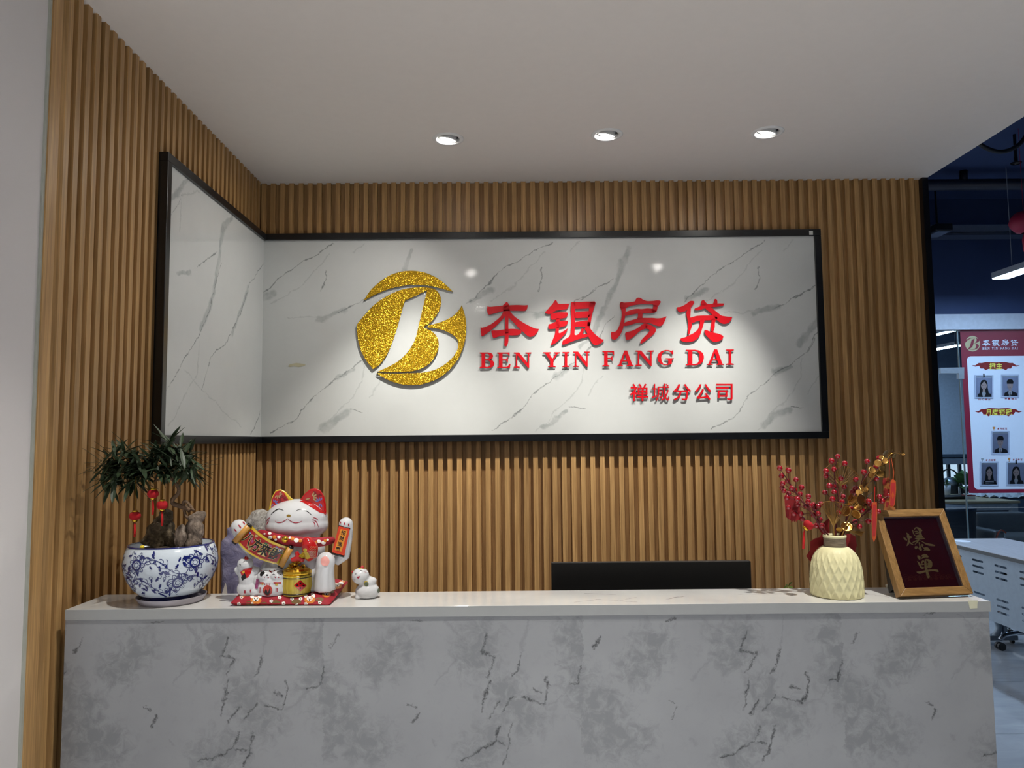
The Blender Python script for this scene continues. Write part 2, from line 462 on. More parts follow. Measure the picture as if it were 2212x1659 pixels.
for (x, y), am_, sp_, lab in zip(LAMPS[:3], AIMS, SPILL, ('leftmost of the three recessed downlights above the sign', 'middle one of three recessed downlights above the sign', 'rightmost of the three recessed downlights above the sign')):
    downlight(x, y, am_, SPOT_W, lab, math.radians(58), 1.0, (SPILL_W * (4.6 if x < 1 else 1.0), 130, sp_))
downlight(*LAMPS[3], (0.75, -1.90, 0), DOWN_W, 'recessed downlight over the desk mirrored left in the sign', math.radians(84), 1.0)
downlight(*LAMPS[4], (2.15, -1.75, 0), DOWN_W, 'recessed downlight over the desk mirrored right in the sign', math.radians(84), 1.0)
for (x, y), lab in zip(LAMPS[5:], ('added fill downlight left of the visitor in front of the desk', 'added fill downlight right of the visitor in front of the desk', 'added fill downlight left, far behind the visitor', 'added fill downlight right, far behind the visitor')):
    downlight(x, y, (x, y, 0), FILL_W, lab, math.radians(72), 1.0)  # unseen lamps added to light the floor and bounce onto the ceiling

# ================================================================== SIGN PANELS
PY, FT, PZ0, PZ1, PX1, PYL = 0.022, 0.033, 1.530, 2.468, 2.662, -1.012   # panel stand-off, frame front, bottom, top, right end, left panel's end
FR = 0.032
c1, c2, c3 = crop(560, 500, 3.6075), crop(940, 500, 3.607), crop(1340, 490, 3.530)
BASE_B = Vector((0, 0, PZ0))
def trace(fn, plane, base, lists):
    out = []
    for l in lists:
        q = [plane(*fn(p)) - base for p in l]
        out += list(zip(q[:-1], q[1:]))
    return out
pb = lambda x, y: ony(x, y, -PY)
PERIOD = pb(*c3((920, 210))).x - pb(*c2((700, 200))).x
def wrap(segs, per):
    out = []
    for a, b in segs:
        k = math.floor(min(a.x, b.x) / per)
        a = Vector((a.x - k * per, 0, a.z)); b = Vector((b.x - k * per, 0, b.z)); out.append((a, b))
        if max(a.x, b.x) > per: out.append((a - Vector((per, 0, 0)), b - Vector((per, 0, 0))))
    return out
lines = trace(c2, pb, BASE_B, [[(240, 570), (480, 350), (700, 200), (900, 80)], [(840, 290), (850, 380), (800, 465)], [(1120, 540), (1380, 360)], [(1390, 670), (1190, 930)]]) \
    + trace(c3, pb, BASE_B, [[(690, 1545), (840, 1460), (990, 1290), (1160, 1140), (1400, 960), (1490, 850)], [(1290, 1360), (1390, 1375)], [(1170, 630), (1475, 465)]])
faint = trace(c2, pb, BASE_B, [[(410, 550), (640, 420), (860, 160)], [(1200, 1270), (1300, 1120)], [(1040, 160), (1120, 80)]]) \
    + trace(c3, pb, BASE_B, [[(1040, 1545), (1300, 1270), (1380, 1150), (1380, 1000)], [(780, 660), (1170, 630)]])
bands = trace(c2, pb, BASE_B, [[(1500, 130), (1410, 400), (1330, 600), (1230, 780)], [(270, 540), (420, 470)]]) \
    + trace(c3, pb, BASE_B, [[(1360, 900), (1490, 740)], [(1020, 665), (1200, 610)], [(1090, 1510), (1270, 1390)], [(1180, 1120), (1290, 1065)]])
M_PANEL = marble('sign_marble', (1, 0, 1), wrap(lines, PERIOD), wrap(bands, PERIOD), wrap(faint, PERIOD), lin((208, 210, 208)), lin((112, 116, 116)), lin((170, 174, 173)),
                 PERIOD, warp=0.035, lw=0.0042, bw=0.022, rough=0.03, orange=0.05)
pc = crop(300, 300, 2.369); pl = lambda x, y: onx(x, y, PY)
BASE_L = Vector((0, 0, PZ0))
ll = trace(pc, pl, BASE_L, [[(420, 640), (350, 900), (310, 1010), (220, 1150), (145, 1290)], [(645, 630), (570, 740), (520, 900), (450, 1040), (370, 1130), (320, 1280)], [(400, 570), (300, 660)], [(630, 1380), (575, 1520)], [(170, 390), (220, 290)]])
lf = trace(pc, pl, BASE_L, [[(310, 1040), (300, 1200), (150, 1480)], [(230, 1190), (400, 1360), (520, 1480)], [(220, 290), (310, 280)], [(215, 300), (215, 480)]])
lb = trace(pc, pl, BASE_L, [[(480, 410), (430, 450), (410, 600), (380, 800), (315, 980)], [(560, 770), (480, 1000)], [(200, 690), (260, 680)], [(160, 310), (250, 220)]])
M_PANELL = marble('sign_marble_side', (0, 1, 1), ll, lb, lf, lin((208, 210, 208)), lin((112, 116, 116)), lin((170, 174, 173)), None, warp=0.03, lw=0.0042, bw=0.02, rough=0.03, orange=0.05)

sp = thing('sign_board', 'wide white marble sign board in black frame on the slatted wall', 'sign', BASE_B)
MB().box((0.0, -PY, PZ0 - 0.01), (PX1 + 0.01, 0.0, PZ1 + 0.01)).build('marble_sheet', M_PANEL, sp)
MB().box((0.0, -FT, PZ1), (PX1 + FR, 0.0, PZ1 + FR)).build('frame_rail', M_BLACK, sp, bev=0.002)
MB().box((0.0, -FT, PZ0 - FR), (PX1 + FR, 0.0, PZ0)).build('frame_rail', M_BLACK, sp, bev=0.002)
MB().box((PX1, -FT, PZ0), (PX1 + FR, 0.0, PZ1)).build('frame_rail', M_BLACK, sp, bev=0.002)
for px in (883, 1020, 1218, 1615):
    q = ony(px, 517 - (px - 883) * 0.013, -FT)
    tag(MB().box((q.x - 0.017, -FT - 0.0008, PZ1 + 0.010), (q.x + 0.017, -FT, PZ1 + 0.019)).build('slot_cover', P('slot_grey', (38, 40, 42), 0.4), sp), 'small dark grey slot cover')
q = ony(1752, 503, -FT)
tag(MB().box((q.x - 0.009, -FT - 0.0006, q.z - 0.010), (q.x + 0.009, -FT, q.z + 0.010)).build('sticker', P('sticker_white', (214, 214, 208), 0.6), sp), 'white square sticker')
q = ony(641, 789, -PY)
tag(MB().glyph([([(622, 791), (626, 787), (640, 784), (655, 786), (661, 788), (655, 791), (645, 793), (634, 791), (626, 793)], [])], lambda p: ony(*p, -PY - 0.0008), lambda p: ony(*p, -PY)).build('tape_scrap', P('old_tape', (196, 190, 160), 0.6), sp), 'torn scrap of yellowed tape')

sq = thing('sign_board', 'narrow white marble board in black frame on the side wall', 'sign', (0, PYL, PZ0))
ORGL = Vector((0, 0, PZ0))
o = MB().box((0.0, PYL - 0.01, PZ0 - 0.01), (PY, -PY, PZ1 + 0.01)).build('marble_sheet', M_PANELL, sq)
for v in o.data.vertices: v.co += Vector((0, PYL, 0))
o.location = (0, -PYL, 0)
MB().box((0.0, PYL - FR, PZ1), (FT, -FT, PZ1 + FR)).build('frame_rail', M_BLACK, sq, bev=0.002)
MB().box((0.0, PYL - FR, PZ0 - FR), (FT, -FT, PZ0)).build('frame_rail', M_BLACK, sq, bev=0.002)
MB().box((0.0, PYL - FR, PZ0), (FT, PYL, PZ1)).build('frame_rail', M_BLACK, sq, bev=0.002)

# ================================================================== SIGN LETTERS
M_RED = P('red_acrylic_face', (214, 20, 34), 0.25, var=0.03)
M_ACR = clear('clear_acrylic', (0.93, 0.95, 0.95), 0.16, 0.05)
g = NT('gold_glitter'); vo = g.new('ShaderNodeTexVoronoi'); vo.inputs['Scale'].default_value = 620; g.link(g.coord(), vo.inputs['Vector'])
ge = g.new('ShaderNodeNewGeometry')
nn = g.vec('NORMALIZE', g.vec('ADD', ge.outputs['Normal'], g.vec('SCALE', g.vec('SUBTRACT', vo.outputs['Color'], (0.5, 0.5, 0.5)), scale=1.1)))
g.link(nn, g.b.inputs['Normal'])
M_GLIT = g.set(Base_Color=g.mix(0.5, lin((206, 158, 14)), g.ramp(g.noise(g.coord(), 900, 2), [(0.3, lin((150, 104, 0))), (0.7, lin((240, 200, 60)))])), Metallic=0.72, Roughness=0.3)
YF = -PY - 0.0085                                         # front of the raised faces
def raised(name, label, cat, polys, mat, group, y0=YF, px=True, piece='face'):
    """one raised sign element: a coloured face on a clear acrylic body standing on the marble"""
    pts = [p for o, h in polys for p in o]
    mp = lambda Y: (lambda p: ony(p[0], p[1], Y))
    foot = lambda p: Vector((ony(p[0], p[1], y0).x, -PY - 0.0004, ony(p[0], p[1], y0).z))
    mid = lambda p: Vector((ony(p[0], p[1], y0).x, y0 + 0.0016, ony(p[0], p[1], y0).z))
    c = ony(sum(p[0] for p in pts) / len(pts), max(p[1] for p in pts), -PY)
    t = thing(name, label, cat, c, group)
    MB().glyph(polys, mp(y0), mid).build(piece, mat, t)
    MB().glyph(polys, mid, foot).build('acrylic_body', M_ACR, t)
    return t
b2, b3 = crop(1020, 620, 7.373), crop(1300, 620, 7.373)
def strokes(fn, S, n=1): return [([fn(p) for p in chaikin(s, n)], []) for s in S]
BEN = [[(245, 300), (270, 318), (400, 305), (490, 295), (590, 290), (720, 285), (820, 292), (886, 288), (886, 288), (878, 345), (850, 382), (740, 378), (600, 378), (500, 382), (440, 395), (330, 428), (258, 442), (240, 400), (234, 345)],
 [(550, 232), (575, 258), (592, 300), (600, 380), (580, 480), (575, 600), (578, 700), (580, 830), (572, 890), (552, 942), (510, 942), (515, 870), (520, 780), (526, 660), (525, 560), (520, 470), (495, 380), (480, 300), (520, 262)],
 [(500, 370), (520, 470), (490, 505), (430, 570), (340, 655), (230, 740), (150, 796), (138, 740), (133, 640), (133, 640), (150, 648), (200, 640), (290, 600), (400, 520), (470, 450), (490, 400)],
 [(600, 370), (612, 400), (660, 455), (720, 505), (800, 560), (900, 615), (1000, 662), (1062, 668), (1062, 668), (1050, 705), (1010, 755), (960, 790), (910, 795), (870, 770), (820, 722), (740, 650), (650, 555), (585, 490), (575, 430)],
 [(300, 705), (325, 690), (400, 692), (480, 680), (560, 668), (640, 665), (720, 672), (790, 690), (780, 735), (740, 765), (660, 772), (560, 765), (460, 775), (390, 800), (332, 815), (318, 760)]]
YIN = [[(1330, 205), (1350, 225), (1360, 260), (1400, 268), (1470, 265), (1545, 265), (1545, 265), (1535, 310), (1510, 352), (1440, 360), (1340, 372), (1310, 390), (1285, 410), (1250, 430), (1200, 430), (1165, 412), (1165, 395), (1200, 360), (1240, 310), (1285, 265), (1305, 225)],
 [(1250, 430), (1300, 412), (1400, 400), (1530, 402), (1520, 450), (1495, 490), (1430, 500), (1380, 515), (1330, 520), (1255, 520), (1245, 470)],
 [(1215, 595), (1260, 585), (1310, 560), (1370, 545), (1440, 535), (1528, 535), (1520, 580), (1490, 620), (1430, 635), (1380, 648), (1320, 665), (1225, 672), (1210, 640)],
 [(1330, 500), (1395, 490), (1390, 560), (1385, 640), (1380, 700), (1375, 730), (1400, 735), (1450, 705), (1490, 680), (1522, 655), (1522, 655), (1510, 700), (1480, 750), (1430, 800), (1380, 850), (1320, 900), (1265, 925), (1250, 918), (1270, 870), (1300, 800), (1325, 730), (1330, 640), (1340, 580)],
 [(1570, 255), (1585, 238), (1645, 245), (1640, 350), (1640, 660), (1630, 720), (1632, 762), (1660, 768), (1700, 745), (1730, 690), (1745, 650), (1790, 680), (1760, 730), (1760, 755), (1800, 748), (1835, 745), (1850, 790), (1810, 800), (1740, 818), (1640, 850), (1560, 880), (1480, 915), (1430, 918), (1435, 880), (1445, 850), (1490, 825), (1540, 795), (1565, 750), (1570, 680), (1575, 600), (1580, 500), (1570, 400), (1568, 320)],
 [(1585, 238), (1700, 238), (1800, 232), (1920, 232), (1950, 228), (1968, 250), (1955, 300), (1900, 330), (1860, 340), (1700, 348), (1640, 350), (1640, 300)],
 [(1640, 395), (1720, 390), (1800, 385), (1860, 382), (1900, 430), (1850, 490), (1740, 490), (1650, 500), (1620, 450)],
 [(1640, 555), (1720, 545), (1800, 535), (1840, 530), (1890, 570), (1870, 640), (1800, 640), (1720, 630), (1650, 640), (1615, 600)],
 [(1860, 245), (1968, 240), (1950, 310), (1925, 380), (1905, 450), (1893, 540), (1870, 640), (1830, 640), (1840, 540), (1850, 430), (1862, 330)],
 [(1800, 640), (1870, 640), (1900, 690), (1950, 745), (2010, 795), (2060, 830), (2097, 838), (2097, 838), (2085, 870), (2040, 905), (1990, 925), (1945, 925), (1905, 890), (1880, 840), (1850, 790), (1835, 745), (1815, 700), (1790, 680)]]
FANG = [[(290, 250), (320, 232), (345, 248), (400, 245), (480, 240), (535, 225), (545, 185), (580, 165), (620, 175), (660, 205), (720, 225), (800, 222), (880, 212), (925, 215), (944, 235), (925, 270), (895, 310), (820, 300), (820, 275), (700, 272), (600, 275), (500, 290), (420, 315), (380, 340), (310, 340), (285, 300)],
 [(290, 250), (320, 235), (350, 255), (385, 330), (380, 400), (370, 480), (358, 560), (350, 620), (330, 690), (300, 750), (255, 810), (215, 838), (180, 838), (150, 815), (148, 780), (145, 720), (175, 715), (215, 715), (250, 680), (280, 620), (305, 540), (318, 450), (315, 370), (285, 310)],
 [(825, 290), (895, 300), (885, 350), (875, 385), (860, 400), (800, 400), (790, 345), (815, 345)],
 [(375, 400), (420, 380), (500, 355), (570, 345), (640, 352), (720, 340), (800, 345), (875, 380), (850, 405), (780, 415), (680, 420), (650, 415), (580, 420), (500, 435), (430, 450), (370, 462)],
 [(575, 410), (655, 410), (645, 460), (650, 500), (600, 520), (560, 510), (578, 470)],
 [(360, 565), (420, 545), (500, 520), (590, 500), (650, 490), (740, 492), (820, 492), (880, 500), (950, 495), (1000, 480), (1032, 465), (1032, 465), (1020, 500), (1000, 550), (970, 600), (930, 625), (880, 620), (800, 585), (720, 568), (650, 565), (580, 565), (500, 590), (430, 612), (350, 622)],
 [(650, 590), (690, 572), (740, 600), (720, 640), (700, 665), (640, 680), (590, 715), (530, 770), (470, 820), (420, 845), (388, 842), (378, 800), (370, 740), (385, 722), (430, 712), (500, 690), (560, 660), (610, 625)],
 [(690, 572), (750, 595), (820, 625), (862, 655), (862, 700), (835, 745), (780, 790), (720, 840), (660, 885), (615, 905), (615, 870), (640, 830), (690, 780), (740, 730), (765, 690), (745, 670), (700, 665)]]
DAI = [[(1195, 320), (1250, 318), (1310, 290), (1370, 250), (1400, 222), (1440, 218), (1475, 228), (1470, 260), (1450, 290), (1420, 320), (1400, 345), (1340, 380), (1300, 390), (1260, 405), (1235, 400), (1200, 365)],
 [(1345, 385), (1420, 320), (1415, 400), (1410, 480), (1405, 540), (1440, 580), (1430, 640), (1410, 700), (1400, 750), (1365, 765), (1375, 680), (1380, 600), (1365, 520), (1350, 450)],
 [(1480, 340), (1520, 325), (1570, 305), (1600, 270), (1640, 265), (1700, 272), (1780, 262), (1850, 260), (1952, 262), (1952, 262), (1940, 290), (1910, 305), (1830, 315), (1750, 320), (1690, 335), (1620, 345), (1560, 370), (1500, 372), (1475, 365)],
 [(1590, 220), (1615, 202), (1635, 215), (1655, 245), (1690, 275), (1640, 300), (1580, 290), (1578, 250)],
 [(1790, 200), (1810, 188), (1835, 200), (1845, 250), (1830, 280), (1780, 290), (1770, 270), (1785, 235)],
 [(1650, 320), (1750, 325), (1790, 365), (1850, 410), (1900, 455), (1980, 468), (2040, 475), (2080, 475), (2080, 475), (2065, 520), (2030, 565), (1975, 588), (1920, 585), (1870, 555), (1825, 520), (1770, 450), (1720, 400), (1650, 345)],
 [(1395, 490), (1450, 475), (1510, 458), (1600, 452), (1700, 452), (1790, 445), (1850, 490), (1820, 525), (1740, 528), (1640, 530), (1570, 540), (1500, 548), (1450, 575), (1400, 560)],
 [(1745, 500), (1820, 510), (1800, 570), (1800, 640), (1785, 690), (1770, 720), (1735, 700), (1735, 620), (1750, 560)],
 [(1560, 530), (1640, 525), (1625, 580), (1600, 660), (1580, 730), (1545, 800), (1490, 850), (1420, 875), (1340, 880), (1280, 865), (1250, 840), (1260, 815), (1330, 800), (1400, 765), (1470, 730), (1530, 680), (1555, 620), (1565, 570)],
 [(1640, 680), (1680, 690), (1730, 710), (1800, 730), (1870, 745), (1940, 780), (1925, 830), (1870, 865), (1800, 880), (1750, 860), (1700, 810), (1650, 760), (1630, 720)]]
ordn = ['first', 'second', 'third', 'fourth', 'fifth', 'sixth']
for i, (fn, S) in enumerate(((b2, BEN), (b2, YIN), (b3, FANG), (b3, DAI))):
    raised('sign_character', 'large red brush-style Chinese character, %s of four from the gold logo' % ordn[i], 'sign letter', strokes(fn, S), M_RED, 'large red sign characters')
GL = {
 'I': ([(0, 0), (0, .06), (.32, .1), (.32, .9), (0, .94), (0, 1), (1, 1), (1, .94), (.68, .9), (.68, .1), (1, .06), (1, 0)], []),
 'B': ([(0, 0), (0, .06), (.12, .09), (.12, .91), (0, .94), (0, 1), (.55, 1), (.78, .97), (.9, .87), (.92, .75), (.87, .62), (.7, .54), (.9, .47), (1, .34), (1, .22), (.9, .08), (.72, .01), (.5, 0)],
       [[(.38, .92), (.38, .57), (.5, .57), (.62, .62), (.67, .74), (.63, .87), (.52, .93)], [(.38, .5), (.38, .08), (.52, .07), (.68, .12), (.73, .27), (.68, .42), (.55, .5)]]),
 'E': ([(0, 0), (0, .06), (.13, .09), (.13, .91), (0, .94), (0, 1), (.93, 1), (.93, .78), (.87, .78), (.78, .92), (.4, .93), (.4, .56), (.66, .56), (.74, .68), (.8, .68), (.8, .36), (.74, .36), (.66, .49), (.4, .49), (.4, .07), (.75, .08), (.92, .25), (1, .25), (.95, 0)], []),
 'F': ([(0, 0), (0, .06), (.15, .09), (.15, .91), (0, .94), (0, 1), (1, 1), (1, .76), (.93, .76), (.83, .92), (.45, .93), (.45, .56), (.72, .56), (.8, .68), (.87, .68), (.87, .36), (.8, .36), (.72, .49), (.45, .49), (.45, .09), (.6, .06), (.6, 0)], []),
 'N': ([(0, 0), (0, .06), (.12, .09), (.12, .91), (0, .94), (0, 1), (.3, 1), (.8, .3), (.8, .91), (.66, .94), (.66, 1), (1, 1), (1, .94), (.88, .91), (.88, 0), (.8, 0), (.2, .82), (.2, .09), (.34, .06), (.34, 0)], []),
 'Y': ([(.3, 0), (.3, .06), (.42, .09), (.42, .42), (.13, .9), (0, .94), (0, 1), (.45, 1), (.45, .94), (.36, .91), (.56, .55), (.76, .9), (.66, .94), (.66, 1), (1, 1), (1, .94), (.88, .9), (.62, .45), (.62, .09), (.75, .06), (.75, 0)], []),
 'A': ([(0, 0), (0, .05), (.09, .08), (.43, 1), (.6, 1), (.91, .08), (1, .05), (1, 0), (.57, 0), (.57, .05), (.68, .08), (.61, .29), (.3, .29), (.22, .08), (.34, .05), (.34, 0)], [[(.33, .36), (.585, .36), (.455, .76)]]),
 'D': ([(0, 0), (0, .06), (.13, .09), (.13, .91), (0, .94), (0, 1), (.5, 1), (.75, .95), (.93, .8), (1, .6), (1, .42), (.94, .22), (.8, .07), (.6, .01), (.45, 0)], [[(.36, .93), (.36, .08), (.5, .07), (.66, .14), (.74, .3), (.76, .5), (.74, .72), (.65, .87), (.5, .93)]]),
 'G': ([(.9, .72), (.96, .72), (.96, .97), (.9, .97), (.85, .92), (.7, .99), (.5, 1), (.25, .93), (.07, .75), (0, .5), (.06, .26), (.22, .07), (.45, 0), (.65, .02), (.88, .1), (.88, .36), (1, .4), (1, .46), (.5, .46), (.5, .4), (.66, .36), (.66, .1), (.5, .06), (.36, .1), (.26, .26), (.23, .5), (.27, .74), (.4, .9), (.56, .94), (.74, .9), (.84, .8)], [])}
LATIN = [('B', b2, 120, 352, 1042, 1288), ('E', b2, 398, 612, 1042, 1288), ('N', b2, 662, 942, 1042, 1284), ('Y', b2, 1130, 1395, 1038, 1274), ('I', b2, 1438, 1550, 1034, 1272), ('N', b2, 1608, 1872, 1028, 1270),
         ('F', b3, 10, 196, 1020, 1262), ('A', b3, 250, 508, 1012, 1256), ('N', b3, 538, 830, 1012, 1254), ('G', b3, 885, 1148, 1002, 1246), ('D', b3, 1340, 1625, 998, 1246), ('A', b3, 1678, 1945, 992, 1240), ('I', b3, 1982, 2104, 994, 1238)]
wh = ['B of BEN', 'E of BEN', 'N of BEN', 'Y of YIN', 'I of YIN', 'N of YIN', 'F of FANG', 'A of FANG', 'N of FANG', 'G of FANG', 'D of DAI', 'A of DAI', 'I of DAI']
for (ch, fn, x0, x1, y0, y1), lab in zip(LATIN, wh):
    o, hs = GL[ch]; mp = lambda p: fn((x0 + (x1 - x0) * p[0], y1 + (y0 - y1) * p[1]))
    raised('sign_letter', 'red raised serif letter %s on the marble sign' % lab, 'sign letter', [([mp(p) for p in o], [[mp(p) for p in h] for h in hs])], M_RED, 'red serif letters on the sign')
# small characters, clean sans strokes
c4 = crop(1340, 810, 8.508)
for ch, x0, x1, y0, y1, lab in (('禅', 180, 515, 160, 478, 'first'), ('城', 575, 905, 160, 475, 'second'), ('分', 972, 1302, 165, 470, 'third'), ('公', 1375, 1672, 165, 460, 'fourth'), ('司', 1765, 2064, 162, 462, 'last')):
    vsx, fsx = char(ch, 0.0 if ch == '城' else 0.010)
    ax0, ax1 = min(v[0] for v in vsx), max(v[0] for v in vsx); ay0, ay1 = min(v[1] for v in vsx), max(v[1] for v in vsx)
    mp = lambda p: c4((x0 + (x1 - x0) * (p[0] - ax0) / (ax1 - ax0), y1 + (y0 - y1) * (p[1] - ay0) / (ay1 - ay0)))
    q = [mp(p) for p in vsx]
    t = thing('sign_character', 'small red Chinese character under DAI, %s in its row of five' % lab, 'sign letter', ony(*c4(((x0 + x1) / 2, y1)), -PY), 'small red sign characters')
    wf = [ony(*p, YF) for p in q]; wbk = [v + Vector((0, 0.0016, 0)) for v in wf]; ft = [Vector((v.x, -PY - 0.0004, v.z)) for v in wf]
    ec = {}
    for f in fsx:
        for i in range(len(f)):
            k = (min(f[i], f[(i + 1) % len(f)]), max(f[i], f[(i + 1) % len(f)])); ec[k] = ec.get(k, 0) + 1
    rim = [k for k, n in ec.items() if n == 1]; n = len(wf)
    MB().add(wf + wbk, list(fsx) + [tuple(n + i for i in reversed(f)) for f in fsx] + [(a, b, n + b, n + a) for a, b in rim]).build('face', M_RED, t)
    MB().add(wbk + ft, [(a, b, n + b, n + a) for a, b in rim]).build('acrylic_body', M_ACR, t)
# gold roundel
lg = crop(740, 560, 5.53)
LOGO = [[(250, 495), (250, 495), (330, 370), (450, 260), (580, 180), (720, 142), (850, 135), (980, 155), (1100, 205), (1210, 280), (1320, 388), (1320, 388), (1250, 370), (1130, 335), (1000, 310), (850, 300), (720, 315), (580, 345), (420, 405)],
 [(365, 1315), (365, 1315), (300, 1240), (230, 1120), (190, 1000), (172, 880), (170, 780), (170, 780), (260, 665), (400, 520), (560, 420), (720, 355), (860, 335), (980, 335), (1080, 345), (1140, 385), (1175, 450), (1178, 530), (1150, 620), (1095, 710), (1030, 775), (968, 806), (968, 812), (1040, 845), (1100, 885), (1140, 950), (1150, 1010), (1140, 1090), (1090, 1190), (1010, 1270), (910, 1320), (820, 1342), (600, 1350), (405, 1348), (405, 1348), (560, 1280), (680, 1210), (780, 1110), (850, 1000), (880, 920), (900, 830), (930, 700), (965, 560), (990, 450), (1010, 378), (1000, 370), (870, 440), (745, 492), (745, 492), (710, 610), (680, 720), (640, 860), (600, 980), (550, 1100), (500, 1190), (430, 1270)],
 [(1425, 548), (1425, 548), (1455, 640), (1475, 730), (1478, 830), (1470, 940), (1440, 1060), (1390, 1180), (1310, 1290), (1200, 1390), (1080, 1455), (940, 1498), (820, 1508), (700, 1495), (580, 1460), (480, 1410), (405, 1364), (405, 1360), (600, 1366), (820, 1362), (960, 1355), (1100, 1325), (1220, 1260), (1320, 1170), (1370, 1090), (1385, 1020), (1375, 960), (1330, 910), (1240, 860), (1130, 825), (1012, 814), (1012, 800), (1040, 787), (1130, 765), (1230, 730), (1320, 680), (1390, 610)]]
LOGO = [chaikin(s, 2) for s in LOGO]
lt = thing('sign_logo', 'round gold glitter letter B emblem on the marble sign', 'logo', ony(*lg((820, 1510)), -PY))
for s, nm in zip(LOGO, ('arc_piece', 'letter_piece', 'crescent_piece')):
    q = [([lg(p) for p in s], [])]; y0 = YF - 0.001
    mid = lambda p: ony(*p, y0) + Vector((0, 0.0016, 0))
    foot = lambda p: Vector((ony(*p, y0).x, -PY - 0.0004, ony(*p, y0).z))
    o = MB().glyph(q, lambda p: ony(*p, y0), mid).build(nm, M_GLIT, lt)
    tag(MB().glyph(q, mid, foot).build('acrylic_body', M_ACR, o), 'clear acrylic edge')
# ================================================================== RECEPTION DESK
DX0, DX1, DYF, DYB, DT, TH = 0.030, 2.447, -1.541, -1.350, 1.070, 0.027
dk = crop(400, 1270, 3.16)
BASE_D = Vector((DX0, DYF, 0))
pd = lambda x, y: ony(x, y, DYF + 0.0025)
per_d = pd(*dk((2030, 860))).x - pd(*dk((250, 870))).x
dl = trace(dk, pd, BASE_D, [[(290, 335), (250, 455), (345, 480), (275, 610)], [(300, 640), (275, 740), (250, 870)], [(520, 470), (490, 560), (450, 610)], [(690, 625), (710, 680), (670, 825), (530, 780)],
     [(600, 700), (660, 730)], [(940, 550), (910, 680), (850, 685)], [(1050, 335), (1005, 415)], [(370, 800), (300, 910)], [(470, 770), (400, 870)], [(370, 980), (330, 1070), (250, 1110), (160, 1170), (90, 1195)],
     [(470, 970), (440, 1080), (400, 1180), (375, 1229)], [(350, 1080), (400, 1100)], [(1510, 805), (1565, 820)], [(1590, 850), (1555, 930)], [(1600, 210), (1520, 222)]])
dfn = trace(dk, pd, BASE_D, [[(570, 230), (550, 350), (520, 470)], [(850, 690), (770, 800), (700, 830)], [(1830, 500), (1690, 630)], [(1780, 220), (1870, 310)], [(750, 530), (820, 560)], [(1120, 740), (1130, 900), (1110, 980)], [(1500, 370), (1400, 420)], [(1680, 1040), (1700, 1080)]])
dbn = trace(dk, pd, BASE_D, [[(900, 640), (1000, 800), (960, 1000)], [(1080, 780), (1140, 1060)], [(520, 850), (560, 920)], [(330, 1070), (180, 1160)], [(180, 400), (230, 470)], [(1000, 1060), (1290, 1060)], [(900, 330), (930, 480)], [(400, 720), (480, 900)], [(250, 370), (180, 480)], [(1450, 400), (1300, 560)]])
M_DESK = marble('desk_marble', (1, 0, 1), wrap(dl, per_d), wrap(dbn, per_d), wrap(dfn, per_d), lin((152, 154, 157)), lin((30, 32, 36)), lin((126, 128, 132)), per_d,
                warp=0.030, lw=0.0052, bw=0.034, rough=0.32, cloud=lin((136, 137, 141)), cloud_amt=0.6, blotch=True)
M_SLAB = P('counter_edge', (158, 160, 160), 0.3, var=0.02)
pt = lambda x, y: onz(x, y, DT)
tops = [[(1265, 1282), (1330, 1284)], [(1240, 1301), (1290, 1295), (1370, 1300)], [(1340, 1296), (1375, 1290)], [(1480, 1288), (1440, 1294)], [(1880, 1284), (1920, 1290)], [(1600, 1285), (1740, 1281)]]
tl = [];
for l in tops:
    q = [pt(*p) - Vector((DX0, DYF, DT)) for p in l]; tl += list(zip(q[:-1], q[1:]))
M_TOP = marble('counter_marble', (1, 1, 0), tl, [], [], lin((212, 211, 208)), lin((118, 116, 114)), lin((170, 168, 168)), None, warp=0.02, lw=0.003, rough=0.10, cloud=lin((182, 178, 176)), cloud_amt=0.6)
M_DARK = P('dark_board', (30, 30, 32), 0.5)
rd = thing('reception_desk', 'long white marble-print reception desk with dark veins in front', 'desk', BASE_D)
MB().box((DX0, DYF + 0.0025, 0.0), (DX1, DYF + 0.022, DT - TH)).build('front_panel', M_DESK, rd)
MB().box((DX0 + 0.001, DYF + 0.022, 0.0), (DX0 + 0.02, DYB, DT - TH)).box((DX0 + 0.001, DYB, 0.0), (DX0 + 0.02, -0.86, 0.715)).build('side_panel', M_DARK, rd)
MB().box((DX1 - 0.02, DYF + 0.022, 0.0), (DX1 - 0.001, DYB, DT - TH)).box((DX1 - 0.02, DYB, 0.0), (DX1 - 0.001, -0.86, 0.715)).build('side_panel', M_SLAB, rd)
MB().box((DX0 + 0.02, DYF + 0.022, 0.715), (DX1 - 0.02, -0.86, 0.74)).build('work_surface', M_SLAB, rd)
ct = thing('counter_top', 'glossy white marble counter top carrying the ornaments', 'counter', (DX0, DYF, DT))
MB().box((DX0, DYF, DT - TH), (DX1 + 0.004, DYB, DT)).build('slab', M_TOP, ct, bev=0.001)
MB().box((DX0, DYF - 0.0006, DT - TH), (DX1 + 0.004, DYF, DT - 0.0004)).build('edge_band', M_SLAB, ct)
q = ony(2106, 1300, DYF)
tag(MB().glyph([([(2091, 1297.5), (2112, 1297), (2111, 1314), (2095, 1315)], [])], lambda p: ony(*p, DYF - 0.0012), lambda p: ony(*p, DYF - 0.0006)).build('tape_patch', P('masking_tape', (206, 204, 178), 0.6), ct), 'pale patch of tape on the counter edge')

